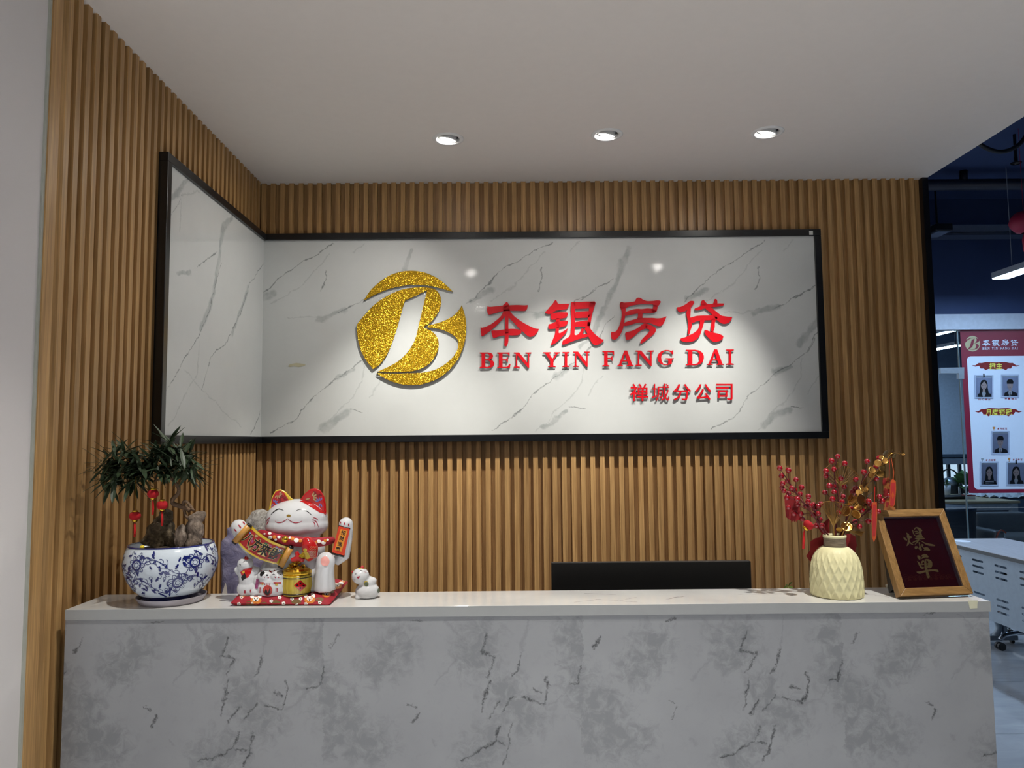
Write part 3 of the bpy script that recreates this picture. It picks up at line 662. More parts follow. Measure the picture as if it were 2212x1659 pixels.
# ================================================================== BONSAI
M_PORC = P('porcelain', (206, 216, 226), 0.12, var=0.015, coat=0.5)
M_COBALT = P('cobalt_glaze', (26, 36, 104), 0.15, var=0.15, scale=200, coat=0.4)
M_SAUCER = P('saucer_plastic', (176, 170, 178), 0.5)
M_ROCK = NT('dark_rock'); _n = M_ROCK.noise(M_ROCK.coord(), 60, 6, 0.65)
M_ROCK.bump(_n, 0.9, 0.01); M_ROCK = M_ROCK.set(Base_Color=M_ROCK.ramp(_n, [(0.3, lin((46, 38, 28))), (0.5, lin((92, 78, 58))), (0.75, lin((150, 132, 104)))]), Roughness=0.85)
M_DRIFT = NT('driftwood'); _n = M_DRIFT.noise(M_DRIFT.vec('MULTIPLY', M_DRIFT.coord(), (1, 1, .45)), 80, 6, 0.7, 0.5)
M_DRIFT.bump(_n, 0.8, 0.008); M_DRIFT = M_DRIFT.set(Base_Color=M_DRIFT.ramp(_n, [(0.3, lin((62, 52, 44))), (0.55, lin((132, 116, 102))), (0.75, lin((184, 170, 156)))]), Roughness=0.85)
M_BARK = P('bonsai_bark', (112, 88, 66), 0.8, var=0.3, scale=120, bump=0.5)
M_LEAF = P('bonsai_leaf', (44, 60, 38), 0.5, var=0.3, scale=8)
M_REDV = P('red_velvet', (168, 8, 20), 0.85, var=0.1)
M_GOLD = P('bright_gold', (222, 176, 60), 0.22, 1.0, var=0.1)
M_TASS = P('red_tassel', (202, 22, 20), 0.7, var=0.15)
YP = -1.447
pcx = onz(373, 1296, DT).x
POT = [(0.066, 0.0), (0.071, 0.002), (0.072, 0.013), (0.078, 0.015), (0.094, 0.030), (0.110, 0.054), (0.119, 0.082), (0.121, 0.100), (0.117, 0.124), (0.109, 0.146)]
ZP = DT + 0.010
sa = thing('saucer', 'pale lilac plastic saucer under the blue and white pot', 'saucer', (pcx + 0.004, YP, DT))
MB().lathe([(0.0, 0.0), (0.078, 0.0), (0.083, 0.005), (0.090, 0.018), (0.087, 0.018), (0.080, 0.0085), (0.0, 0.0085)], (pcx + 0.004, YP, DT), 48).build('dish', M_SAUCER, sa, True, auto=0.6)
bo = thing('potted_bonsai', 'bonsai in blue and white porcelain pot with rock and driftwood', 'bonsai', (pcx, YP, ZP))
pot = MB().lathe(POT[3:] + [(0.105, 0.147), (0.110, 0.120), (0.0, 0.118)], (pcx, YP, ZP), 72).build('pot', M_PORC, bo, True)
MB().lathe(POT[:4], (pcx, YP, ZP), 48).build('foot_band', M_COBALT, pot, True)
MB().lathe([(0.1098, 0.1445), (0.1104, 0.1468), (0.1052, 0.1478), (0.1045, 0.1465)], (pcx, YP, ZP), 72).build('rim_line', M_COBALT, pot, True)
def potr(z):
    for (r0, z0), (r1, z1) in zip(POT, POT[1:]):
        if z <= z1: return r0 + (r1 - r0) * (z - z0) / (z1 - z0)
    return POT[-1][0]
RP = 0.115
def psurf(p, off=0.0006):
    a = p[0] / RP - math.pi / 2; z = min(max(p[1], 0.016), 0.1445); r = potr(z) + off
    return Vector((pcx + r * math.cos(a), YP + r * math.sin(a), ZP + z))
pp = MB(); rnd = random.Random(5); CIRC = 2 * math.pi * RP
def flower(s, z, R):
    pp.ribbon(circle(s, z, R * .50, n=18) + [(s + R * .50, z)], R * .20, psurf, 1)
    pp.ribbon(circle(s, z, R * .24, n=10) + [(s + R * .24, z)], R * .07, psurf, 1)
    for i in range(5): pp.fill(circle(s + R * .36 * math.cos(i * 1.257), z + R * .36 * math.sin(i * 1.257), R * .05, n=6), psurf, 1)
    for i in range(9):
        a = i * 2 * math.pi / 9
        pts = [(s + R * (.62 + .34 * math.sin(t * math.pi / 6)) * math.cos(a + (t - 3) * .115), z + R * (.62 + .34 * math.sin(t * math.pi / 6)) * math.sin(a + (t - 3) * .115)) for t in range(7)]
        pp.ribbon(pts, R * .075, psurf, 1)
        pp.ribbon([(s + R * .62 * math.cos(a), z + R * .62 * math.sin(a)), (s + R * .8 * math.cos(a), z + R * .8 * math.sin(a))], R * .04, psurf, 2)
def leaf(s, z, a, L):
    pts = []
    for u, wv in ((0, .02), (.2, .2), (.32, .12), (.5, .27), (.62, .14), (.78, .18), (1, 0)): pts.append((u * L, wv * L))
    po = pts + [(x, -y * .8) for x, y in reversed(pts[:-1])]
    pp.glyph([([(s + x * math.cos(a) - y * math.sin(a), z + x * math.sin(a) + y * math.cos(a)) for x, y in po], [])], psurf)
def curl(s, z, a, L):
    pts = [(s + L * (t / 9) * math.cos(a + t * .42) * (1.1 - t * .06), z + L * (t / 9) * math.sin(a + t * .42) * (1.1 - t * .06)) for t in range(10)]
    pp.ribbon(pts, 0.0014, psurf, 2)
fl_c = []
for i in range(5):
    for ph, z in ((-0.33, 0.106), (0.576 - math.radians(0), 0.056)):
        s = (ph + i * 2 * math.pi / 5) * RP; fl_c.append((s, z)); flower(s, z, 0.0255)
        st = CIRC / 5
        v = [(s + .022, z + .004), (s + .042, z + .013), (s + .062, z + .006), (s + .082, z - .012), (s + .100, z - .024), (s + .120, z - .026), (s + .128, z - .014)]
        pp.ribbon(v, 0.0019, psurf, 4)
        pp.ribbon([(s + .050, z + .011), (s + .056, z - .004), (s + .072, z - .007), (s + .080, z + .004), (s + .076, z + .014)], 0.0012, psurf, 4)
        for q, a in (((s + .042, z + .013), 1.2), ((s + .062, z + .006), -1.9), ((s + .090, z - .018), .6), ((s + .100, z - .024), -1.2), ((s + .03, z + .01), 2.2), ((s + .072, z - .007), -1.4)):
            curl(q[0], q[1], a, 0.016); leaf(q[0] + .008 * math.cos(a), q[1] + .008 * math.sin(a), a + .5, 0.016)
for _ in range(420):
    s, z = rnd.uniform(0, CIRC), rnd.uniform(0.020, 0.140)
    if all(math.hypot(((s - a + CIRC / 2) % CIRC) - CIRC / 2, z - b) > 0.0255 for a, b in fl_c):
        fl_c.append((s, z)) if rnd.random() < .2 else None
        leaf(s, z, rnd.uniform(0, 6.28), rnd.uniform(.010, .017))
        if rnd.random() < .35: curl(s, z, rnd.uniform(0, 6.28), .011)
tag(pp.build('painted_pattern', M_COBALT, pot), 'cobalt blue lotus and scrolling vine print')
MB().lathe([(0.0, 0.140), (0.06, 0.137), (0.1075, 0.130)], (pcx, YP, ZP), 40).build('soil', M_ROCK, bo, True)
def lump(spec, seed, amp=0.016, sc=28, vox=0.004):
    q = MB()
    for c, r in spec: q.ell(c, r)
    q = remesh(q, vox, 2)
    for i, v in enumerate(q.v): q.v[i] = v + (v - Vector(spec[0][0])).normalized() * (noise.fractal(v * sc + Vector((seed, 0, 0)), 1.0, 2.0, 4) * amp)
    return q
def PX(x, y, Y): return ony(x, y, Y)
lump([(PX(352, 1150, YP + .01), (.032, .03, .045)), (PX(358, 1118, YP + .01), (.022, .022, .026)), (PX(340, 1168, YP), (.034, .03, .02)), (PX(372, 1165, YP), (.02, .02, .025))], 3).build('rock', M_ROCK, bo, True)
lump([(PX(420, 1150, YP - .02), (.024, .021, .046)), (PX(424, 1118, YP - .02), (.023, .019, .019)), (PX(436, 1112, YP - .02), (.012, .012, .012)), (PX(418, 1172, YP - .02), (.026, .022, .018))], 7, .009).build('driftwood', M_DRIFT, bo, True)
lump([(PX(390, 1160, YP - .04), (.0145, .013, .034)), (PX(392, 1143, YP - .04), (.011, .011, .014))], 9, .007).build('driftwood', M_DRIFT, bo, True)
br = crop(200, 920, 6.381)
def wpath(fn, pts, Y, dy=None): return [ony(*fn(p), Y + (dy[i] if dy else 0)) for i, p in enumerate(pts)]
tk = MB()
tp = spline([tuple(v) for v in wpath(br, [(1345, 1165), (1270, 1120), (1190, 1100), (1110, 1070), (1105, 1010), (1165, 950), (1190, 890), (1165, 810), (1110, 750), (1050, 720), (960, 725), (840, 765)], YP)], 4)
tk.tube(tp, [0.0075 - 0.0045 * i / (len(tp) - 1) for i in range(len(tp))], 10)
for pts, r in (([(1330, 1280), (1280, 1230), (1255, 1110), (1250, 1050), (1300, 1050), (1360, 1120), (1390, 1170)], .0042), ([(1110, 750), (1050, 650), (1010, 560), (945, 420)], .003), ([(1050, 720), (1080, 620), (1150, 520)], .0028), ([(1110, 750), (1200, 640), (1300, 520)], .0028), ([(960, 725), (840, 600), (700, 520), (560, 470), (460, 380)], .0026), ([(840, 765), (640, 640), (450, 640), (330, 640)], .0022), ([(700, 520), (500, 560), (300, 480)], .002), ([(1300, 520), (1400, 560)], .002)):
    q = spline([tuple(v) for v in wpath(br, pts, YP)], 4); tk.tube(q, r, 7)
tag(tk.build('trunk', M_BARK, bo, True), 'twisting grey-brown trunk and branches')
lm = MB()
prof = [(0, .03), (.18, .30), (.42, .5), (.7, .42), (.9, .18), (1.0, 0.0)]
vs_, fs_ = [], []
for x, wv in prof: vs_ += [(x, wv * .18, .012 - .10 * x * x), (x, 0, -.10 * x * x), (x, -wv * .18, .012 - .10 * x * x)]
for i in range(len(prof) - 1): fs_ += [(3 * i, 3 * i + 1, 3 * i + 4, 3 * i + 3), (3 * i + 1, 3 * i + 2, 3 * i + 5, 3 * i + 4)]
lm.add(vs_, fs_); leafm = lm.mesh('leaf'); leafm.materials.append(M_LEAF)
clus = [(945, 365, 16), (460, 350, 13), (640, 560, 12), (1180, 470, 14), (270, 450, 12), (350, 640, 13), (560, 470, 12), (820, 450, 13), (1030, 260, 13), (1290, 430, 13), (1390, 600, 14), (1260, 600, 12), (690, 690, 12), (260, 740, 10), (450, 560, 12), (1010, 560, 12), (1160, 340, 12), (880, 590, 12), (560, 780, 8), (180, 560, 9)]
rl = random.Random(8); extra = MB()
for ci, (cx, cy, n) in enumerate(clus):
    for k in range(n + 18):
        dy = rl.uniform(-.07, .06) if k >= n else rl.uniform(-.05, .02)
        c = ony(*br((cx + rl.uniform(-55, 55), cy + rl.uniform(-45, 45))), YP + dy)
        a = rl.uniform(0, 2 * math.pi); el = rl.uniform(-1.0, .35) if k % 4 else rl.uniform(.2, 1.0)
        d = Vector((math.cos(a) * math.cos(el), math.sin(a) * math.cos(el), math.sin(el)))
        L = rl.uniform(.048, .076)
        X = d; Yv = Vector((0, 0, 1)).cross(X).normalized(); Z = X.cross(Yv)
        Mx = Matrix(((X.x, Yv.x, Z.x), (X.y, Yv.y, Z.y), (X.z, Yv.z, Z.z)))
        if k < n: shared('leaf', leafm, bo, c - ORG[bo], Mx.to_euler(), (L, L, L))
        else: extra.add([c + Mx @ (Vector(v) * L) for v in vs_], fs_)
tag(extra.build('foliage', M_LEAF, bo), 'dense dark green narrow leaves', kind='stuff')
# little lanterns hung in the tree
def lantern(px, py, top, label, tass=True):
    c = ony(*br((px, py)), YP - .055); t = thing('mini_lantern', label, 'lantern', c, 'mini red lanterns hung in the bonsai')
    MB().lathe([(.004, -.011), (.010, -.0095), (.0135, -.004), (.0142, 0), (.0135, .004), (.010, .0095), (.004, .011)], c, 26, rad=lambda r, z, a: r * (1 + .05 * abs(math.sin(a * 6.5)))).build('body', M_REDV, t, True)
    MB().lathe([(.0065, .009), (.0075, .011), (.0072, .015), (.006, .015), (.0, .014)], c, 20).build('cap', M_GOLD, t, True)
    MB().lathe([(.0, -.017), (.0055, -.0165), (.0075, -.0125), (.0065, -.009)], c, 20).build('base_ring', M_GOLD, t, True)
    h = ony(*br((px + 5, top)), YP - .055) - c
    MB().tube([c + Vector((0, 0, .014)), c + h], .0007, 5).build('cord', M_GOLD, t)
    if tass: MB().tube([c + Vector((0, 0, -.016)), c + Vector((0, 0, -.024)), c + Vector((.001, 0, -.040)), c + Vector((.0005, 0, -.056))], [.0006, .0028, .0032, .0024], 9).build('tassel', M_TASS, t, True)
lantern(585, 1240, 700, 'mini red lantern hanging lowest at the left of the bonsai')
lantern(833, 935, 620, 'mini red lantern hanging highest in the bonsai')
lantern(960, 1090, 700, 'mini red lantern hanging nearest the bonsai trunk')
q = onz(307, 1181, ZP + .138)
tag(MB().ell(PX(307, 1182, YP - .065), (.006, .006, .005)).build('yellow_pebble', P('yellow_plastic', (232, 204, 40), 0.4), None, True, PX(307, 1185, YP - .065)), 'small yellow pebble inside the pot rim', 'pebble')

# ================================================================== WRAPPED BUNDLE BEHIND THE CAT
M_LILAC = NT('lilac_plastic'); _n = M_LILAC.noise(M_LILAC.coord(), 24, 5, 0.6, 1.0)
M_LILAC.bump(_n, 0.6, 0.01); M_LILAC = M_LILAC.set(Base_Color=M_LILAC.ramp(_n, [(0.35, lin((122, 118, 152))), (0.7, lin((166, 160, 186)))]), Roughness=0.3)
M_WRAP = NT('clear_wrap'); _n = M_WRAP.noise(M_WRAP.coord(), 60, 5, 0.7, 2.0)
M_WRAP.bump(_n, 1.0, 0.01); M_WRAP = M_WRAP.set(Base_Color=M_WRAP.ramp(_n, [(0.3, lin((150, 138, 128))), (0.6, lin((232, 228, 220)))]), Roughness=0.18)
YB = -1.255
wbn = thing('wrapped_bundle', 'lilac plastic-wrapped bundle standing behind the lucky cat', 'bundle', (PX(520, 1290, YB).x, YB, 0.74))
a = PX(481, 1140, YB); b = PX(585, 1140, YB)
bb = MB()
for k, (xa, xb, z) in enumerate(((a.x, b.x, .74), (a.x, b.x, 1.10), (a.x + .001, b.x, 1.20), (a.x + .010, b.x, 1.255), (a.x + .028, b.x, 1.275))): pass
q = MB().box((a.x + .004, YB - .03, .741), (b.x, YB + .05, 1.215)).box((a.x + .018, YB - .02, 1.20), (b.x, YB + .04, 1.25))
q = remesh(q, .008, 4)
for i, v in enumerate(q.v): q.v[i] = v + Vector((noise.noise(v * 22) * .006, noise.noise(v * 22 + Vector((5, 0, 0))) * .006, 0 if v.z < .78 else noise.noise(v * 22 + Vector((0, 9, 0))) * .006))
q.build('bag', M_LILAC, wbn, True)
tpw = MB().ell(PX(562, 1128, YB), (.040, .03, .040)).box(PX(545, 1170, YB - .02), PX(592, 1108, YB + .03))
tpw = remesh(tpw, .006, 2)
for i, v in enumerate(tpw.v): tpw.v[i] = v + Vector((noise.noise(v * 40), noise.noise(v * 40 + Vector((5, 0, 0))), noise.noise(v * 40 + Vector((0, 9, 0))))) * .006
tag(tpw.build('plastic_wrap', M_WRAP, wbn, True), 'crumpled clear plastic wrap at the top')
ps = [(476, 1292), (482, 1275), (487, 1258), (490, 1268), (492, 1292)]
tag(MB().glyph([(ps, [])], lambda p: ony(*p, YB - .045), lambda p: ony(*p, YB - .042)).build('paper_corner', P('paper', (226, 216, 206), 0.7), wbn), 'white paper corner sticking up')
# ================================================================== LUCKY CAT
ca = crop(460, 1040, 5.821); UU = 0.00129 / 5.821
YC = -1.425
M_CERAM = P('white_ceramic', (206, 206, 208), 0.10, var=0.01, coat=0.6)
M_REDG = P('red_glaze', (176, 24, 26), 0.12, var=0.08, coat=0.5)
M_YELG = P('yellow_glaze', (204, 172, 52), 0.15, var=0.08, coat=0.4)
M_BLKP = P('black_paint', (20, 18, 18), 0.25)
M_REDP = P('crimson_line', (160, 22, 48), 0.3)
M_GOLDP = P('gold_paint', (160, 128, 56), 0.35, 0.5)
M_PINK = P('pink_pad', (226, 160, 152), 0.3)
M_ORNG = P('tan_scroll', (188, 136, 66), 0.35, var=0.12)
M_BLUP = P('blue_petal', (92, 112, 176), 0.3); M_KHA = P('khaki_petal', (170, 150, 104), 0.3); M_MAR = P('maroon_petal', (118, 24, 34), 0.3)
M_PURP = P('magenta_petal', (158, 78, 122), 0.3); M_GRNP = P('green_leaf_print', (62, 96, 66), 0.35); M_ORP = P('orange_print', (206, 120, 40), 0.4); M_WHP = P('white_print', (236, 232, 226), 0.4); M_BRNP = P('olive_print', (104, 78, 36), 0.5)
def A(x, y, dy=0.0): return ony(*ca((x, y)), YC + dy)
# cushion
cz = DT + 0.021
FLc, FRc = ony(497, 1303, -1.520), ony(712, 1306, -1.522); BRc, BLc = onz(752, 1257, DT + .024), onz(543, 1262, DT + .02)
def cush(side):
    def fn(u, v):
        p = FLc.lerp(FRc, u).lerp(BLc.lerp(BRc, u), v)
        e = (1 - abs(2 * u - 1) ** 5) ** .5 * (1 - abs(2 * v - 1) ** 7) ** .5
        pin = .010 * (math.sin(math.pi * u) * (1 - 2 * v) * 0 )
        return Vector((p.x, p.y, max(DT + .0006, p.z + side * .019 * e)))
    return fn
cu = MB().grid(cush(1), 40, 28); cu.grid(cush(-1), 40, 28)
M_CUSH = P('red_cushion_cloth', (150, 14, 34), 0.75, var=0.1, scale=80)
cut = thing('cushion', 'red patterned cushion under the lucky cat', 'cushion', (FLc.lerp(BRc, .5).x, FLc.lerp(BRc, .5).y, DT))
co_ = cu.build('cover', M_CUSH, cut, True)
cf = caster(cu.bvh(), .0006); rc = random.Random(4)
wf_, of_, bf_, kf_ = MB(), MB(), MB(), MB()
for (x, y) in ((500, 1262), (522, 1290), (548, 1300), (556, 1272), (585, 1298), (604, 1290), (614, 1303), (632, 1292), (648, 1292), (660, 1304), (676, 1283), (690, 1300), (612, 1279), (580, 1284), (722, 1270), (700, 1272), (736, 1258), (516, 1304), (640, 1306)):
    x += rc.uniform(-2, 2); y += rc.uniform(-1, 1) + 1
    for k in range(5): wf_.fill(circle(x + 2.6 * math.cos(k * 1.257), y + 2.3 * math.sin(k * 1.257), 1.75, 1.6, 8), cf, 3)
    kf_.fill(circle(x, y, .9, n=6), cf, 3)
for (x, y, s) in ((553, 1294, 1.0), (669, 1293, 1.0), (523, 1283, .7), (705, 1282, .8), (728, 1264, .8), (742, 1252, .6)):
    of_.fill(circle(x, y + 3 * s, 12 * s, 8 * s, 12), cf, 4)
    for dx in (-8, 8): wf_.fill(circle(x + dx * s, y - 5 * s, 4.5 * s, 3.6 * s, 8), cf, 3)
    wf_.fill(circle(x, y + .5 * s, 6.5 * s, 5 * s, 10), caster(cu.bvh(), .0009), 3)
    kf_.fill(circle(x - 3 * s, y - 1 * s, 1.2 * s, n=6), caster(cu.bvh(), .0012), 3); kf_.fill(circle(x + 3 * s, y - 1 * s, 1.2 * s, n=6), caster(cu.bvh(), .0012), 3); kf_.fill(circle(x, y + 3 * s, 1.6 * s, 2.6 * s, 6), caster(cu.bvh(), .0012), 3)
for (x, y, s) in ((540, 1303, 9), (596, 1302, 10), (640, 1300, 11), (690, 1295, 9), (570, 1304, 7), (715, 1278, 7), (535, 1285, 7), (622, 1308, 8)):
    bf_.fill(circle(x, y, s, s * .55, 10), caster(cu.bvh(), .0004), 4)
for mb, m, n in ((wf_, M_WHP, 'white_flower_print'), (of_, M_ORP, 'orange_print'), (bf_, M_BRNP, 'olive_print'), (kf_, M_BLKP, 'dark_print')): mb.build(n, m, co_)['kind'] = 'stuff'

cat = thing('lucky_cat', 'large white beckoning cat figurine with scroll, koi and gold barrel', 'figurine', (A(1050, 1400).x, YC, DT + 0.03))
bm = MB()
bm.ell(A(1055, 462), (.0865, .062, .054), n=32, m=20).ell(A(1055, 545), (.0885, .064, .044), n=32, m=20)
bm.ell(A(1040, 850, -.005), (.083, .052, .055)).ell(A(1050, 1150, -.005), (.104, .058, .070)).ell(A(1050, 1320, -.01), (.098, .056, .034))
bm.tube([A(560, 900, -.02), A(440, 760, -.038), A(330, 590, -.045)], [.026, .025, .0225], 14).ell(A(325, 572, -.045), (.0225, .02, .021))
bm.tube([A(1415, 1020, -.052), A(1400, 1170, -.048), A(1400, 1350, -.04)], [.025, .027, .032], 14).ell(A(1418, 1010, -.052), (.0265, .022, .027))
body = remesh(bm, .0032, 9)
cb_ = tag(body.build('body', M_CERAM, cat, True), 'glazed white head, body, arm and leg')
hc = caster(body.bvh(), .0006)
def dec(polys, name, mat, parent, fn, step=1.2):
    m = MB()
    for p in polys: m.fill(p, fn, step)
    return m.build(name, mat, parent)
def lines_(L, wpx, name, mat, parent, fn):
    m = MB()
    for l in L: m.ribbon(l, wpx, fn, 5, True)
    return m.build(name, mat, parent)
h7 = crop(560, 1040, 10.055)
c7 = lambda L: [h7(p) for p in L]; cA = lambda L: [ca(p) for p in L]
dec([cA([(1090, 248), (1150, 238), (1240, 268), (1330, 330), (1415, 402), (1412, 408), (1340, 392), (1240, 330), (1160, 280)])], 'forehead_patch', M_REDG, cb_, hc)
lines_([c7([(255, 725), (330, 650), (430, 600), (530, 632)]), c7([(795, 645), (870, 610), (960, 612), (1060, 665), (1145, 740)])], 2.1, 'painted_eye', M_BLKP, cb_, hc)
dec([c7(circle(640, 745, 46, 28, 14))], 'painted_nose', M_GOLDP, cb_, hc)
lines_([c7([(340, 855), (400, 895), (480, 890), (560, 850), (620, 805)]), c7([(620, 805), (680, 860), (770, 900), (860, 890), (935, 855)]), c7([(1165, 780), (1230, 800), (1275, 840)]), c7([(1150, 815), (1240, 880), (1285, 990)]), c7([(1160, 860), (1205, 920), (1205, 985)]), c7([(240, 775), (190, 825), (165, 870)]), c7([(215, 850), (180, 900), (165, 950)])], 1.7, 'painted_mouth', M_REDP, cb_, hc)
dec([cA(circle(1410, 1005, 56, 62, 18))], 'pink_pad', M_PINK, cb_, hc)
lines_([cA([(265, 595), (300, 635)]), cA([(320, 545), (355, 588)]), cA([(372, 505), (400, 540)])], 3.2, 'claw_mark', M_REDP, cb_, hc)
# ears
def ear(out, inn, mat, flow):
    o = MB().glyph([([ca(p) for p in out], [])], lambda p: ony(*p, YC - .016), lambda p: ony(*p, YC + .006))
    o = remesh(o, .0024, 7); e = o.build('ear', mat, cat, True)
    f1, f2 = caster(o.bvh(), .0005), caster(o.bvh(), .0010)
    dec([cA(inn)], 'inner_ear', M_REDG, e, f1)
    for cx, cy, r, m in flow:
        fm = MB()
        for k in range(11):
            a = k * 2 * math.pi / 11
            q = circle(cx + r * .62 * math.cos(a), cy + r * .62 * math.sin(a), r * .36, r * .13, 8, a)
            q = [p for p in q]
            if all(inside(p, inn) for p in q): fm.glyph([([ca(p) for p in q], [])], f2)
        if fm.v: fm.build('ear_flower', m, e)
ear([(690, 400), (715, 290), (740, 195), (785, 115), (850, 95), (910, 125), (965, 185), (1030, 245), (980, 300), (820, 360), (740, 440)], [(728, 345), (742, 225), (790, 130), (845, 112), (895, 140), (935, 205), (958, 240), (870, 268), (800, 300)], M_YELG,
    [(820, 160, 62, M_KHA), (875, 225, 60, M_MAR), (770, 275, 55, M_BLUP)])
ear([(1075, 260), (1150, 155), (1220, 97), (1290, 85), (1352, 110), (1400, 185), (1422, 290), (1428, 420), (1360, 440), (1250, 360), (1150, 300)], [(1150, 235), (1200, 150), (1260, 110), (1330, 115), (1380, 180), (1396, 290), (1388, 385), (1300, 285), (1210, 243)], M_REDG,
    [(1240, 205, 78, M_KHA), (1320, 145, 66, M_MAR), (1345, 260, 66, M_BLUP)])
# collar, bell
cp = spline([tuple(v) for v in (A(590, 640, -.005), A(660, 670, -.040), A(800, 715, -.062), A(960, 745, -.070), A(1130, 760, -.070), A(1300, 765, -.060), A(1440, 750, -.035), A(1510, 735, .0))], 5)
colr = MB().tube(cp, [.006 + .0075 * math.sin(math.pi * min(1, max(0, i / (len(cp) - 1)))) ** .4 for i in range(len(cp))], 14)
co2 = colr.build('collar', M_CUSH, cat, True); kf = caster(colr.bvh(), .0006)
dec([cA(circle(x, y, r, r * .8, 9)) for x, y, r in ((715, 655, 22), (650, 660, 14), (720, 705, 26), (830, 700, 22), (970, 708, 18), (1050, 740, 34), (1330, 755, 28), (1390, 770, 30), (790, 730, 18), (1440, 735, 18))], 'white_print', M_WHP, co2, kf)['kind'] = 'stuff'
dec([cA(circle(x, y, r, r * .9, 9)) for x, y, r in ((775, 700, 26), (1000, 720, 26), (1100, 745, 24), (1290, 770, 26), (1410, 745, 22))], 'orange_print', M_ORP, co2, caster(colr.bvh(), .0008))['kind'] = 'stuff'
be = MB().ell(A(908, 728, -.086), .0095, n=18, m=12).build('bell', M_GOLD, cat, True)
MB().box(A(892, 738, -.0957), A(926, 732, -.094)).build('slit', M_BLKP, be)
# waving arm with plaque
am = MB().tube([A(1500, 940, -.012), A(1570, 985, -.018), A(1640, 930, -.022), A(1675, 760, -.026), A(1680, 600, -.028), A(1672, 545, -.028)], [.013, .016, .018, .0165, .0185, .0195], 14).ell(A(1672, 540, -.028), .0198)
am = remesh(am, .0028, 6); ao = tag(am.build('waving_arm', M_CERAM, cat, True), 'raised white paw arm')
lines_([cA([(1605, 505), (1606, 530)]), cA([(1655, 515), (1652, 550)]), cA([(1708, 530), (1702, 560)])], 2.6, 'claw_mark', M_REDP, ao, caster(am.bvh(), .0006))
YPL = -.049
def slab(poly, dy0, dy1, name, mat, parent): return MB().glyph([([ca(p) for p in poly], [])], lambda p: ony(*p, YC + dy0), lambda p: ony(*p, YC + dy1)).build(name, mat, parent, bev=.0006)
pq = slab([(1582, 562), (1722, 596), (1652, 935), (1495, 896)], YPL, YPL + .005, 'plaque', P('vermilion', (206, 58, 24), 0.3), cat)
slab([(1606, 598), (1694, 620), (1616, 885), (1530, 862)], YPL - .0008, YPL, 'plaque_face', P('amber_print', (214, 138, 40), 0.35), pq)
tx = MB(); 
for ch, (x, y) in zip('招財進寳', ((1640, 645), (1618, 715), (1594, 785), (1572, 850))):
    v2, f2 = char(ch, .012); tx.tris(v2, f2, lambda p: ony(*ca((x + 62 * (p[0] * .97) + 10 * p[1] , y - 62 * (p[1] * .97) + 14 * p[0])), YC + YPL - .0012))
tx.build('lettering', M_BLKP, pq)
rl_ = MB().tube([A(1578, 566, -.045), A(1724, 600, -.045)], .0035, 10).tube([A(1492, 896, -.045), A(1652, 938, -.045)], .0045, 10).build('roller', M_BLKP, pq, True)
# scroll held across the chest
def scr(u, v):
    top = spline([(490, 565), (600, 660), (760, 760), (960, 830)], 6); bot = spline([(300, 755), (420, 880), (600, 985), (820, 1048)], 6)
    def at(l, t): 
        k = min(int(t * (len(l) - 1)), len(l) - 2); f = t * (len(l) - 1) - k
        return (l[k][0] + (l[k + 1][0] - l[k][0]) * f, l[k][1] + (l[k + 1][1] - l[k][1]) * f)
    a, b = at(bot, u), at(top, u); x, y = a[0] + (b[0] - a[0]) * v, a[1] + (b[1] - a[1]) * v
    return A(x, y, -.082 + .016 * (2 * u - 1) ** 2 - .006 * u)
def scrn(p, off): 
    u, v = p; q = scr(u, v); return q + Vector((0, -off, 0))
sh = MB().grid(scr, 24, 8); sh.grid(lambda u, v: scr(u, v) + Vector((0, .003, 0)), 24, 8)
so = sh.build('scroll', M_YELG, cat, True)
pict = MB().grid(lambda u, v: scrn((.07 + u * .86, .09 + v * .80), .0006), 24, 6).build('scroll_picture', P('crimson_print', (152, 30, 34), 0.35, var=0.12, scale=120), so)
rs = random.Random(3)
bl = {M_PURP: MB(), M_GRNP: MB(), M_BLUP: MB(), M_KHA: MB(), M_WHP: MB()}
for i in range(26):
    m = list(bl)[i % 5]; u, v = rs.uniform(.11, .89), rs.uniform(.18, .82); r = rs.uniform(.02, .042) * (.55 if m is M_WHP else 1)
    bl[m].fill([(u + r * math.cos(k * .7) * (1 + .25 * math.sin(k * 2.1)), v + 2.3 * r * math.sin(k * .7) * (1 + .25 * math.cos(k * 1.7))) for k in range(9)], lambda p: scrn((min(max(p[0], .07), .93), min(max(p[1], .1), .88)), .0010), .5)
for m, mb in bl.items(): mb.build('petal_print', m, so)
ink, halo = MB(), MB()
for ch, u0 in zip('八方來財', (.19, .41, .62, .83)):
    for mb, bold, off in ((halo, .055, .0014), (ink, .020, .0019)):
        v2, f2 = char(ch, bold); mb.tris(v2, f2, lambda p: scrn((u0 + .215 * p[0], .5 + .60 * p[1]), off))
halo.build('letter_outline', P('cream_print', (216, 190, 120), 0.4), so); ink.build('lettering', M_BLKP, so)
for p, q in (((265, 770), (465, 545)), ((985, 820), (845, 1080))):
    a, b = A(*p, -.072 if p[0] < 500 else -.082), A(*q, -.072 if p[0] < 500 else -.082); d = (b - a).normalized()
    r_ = MB().tube([a + d * .004, b - d * .004], .0082, 14).build('scroll_roller', M_ORNG, so, True)
    for e, s in ((a, 1), (b, -1)): MB().tube([e - d * s * .001, e + d * s * .006], .0072, 12).build('end_knob', M_BLKP, r_, True)
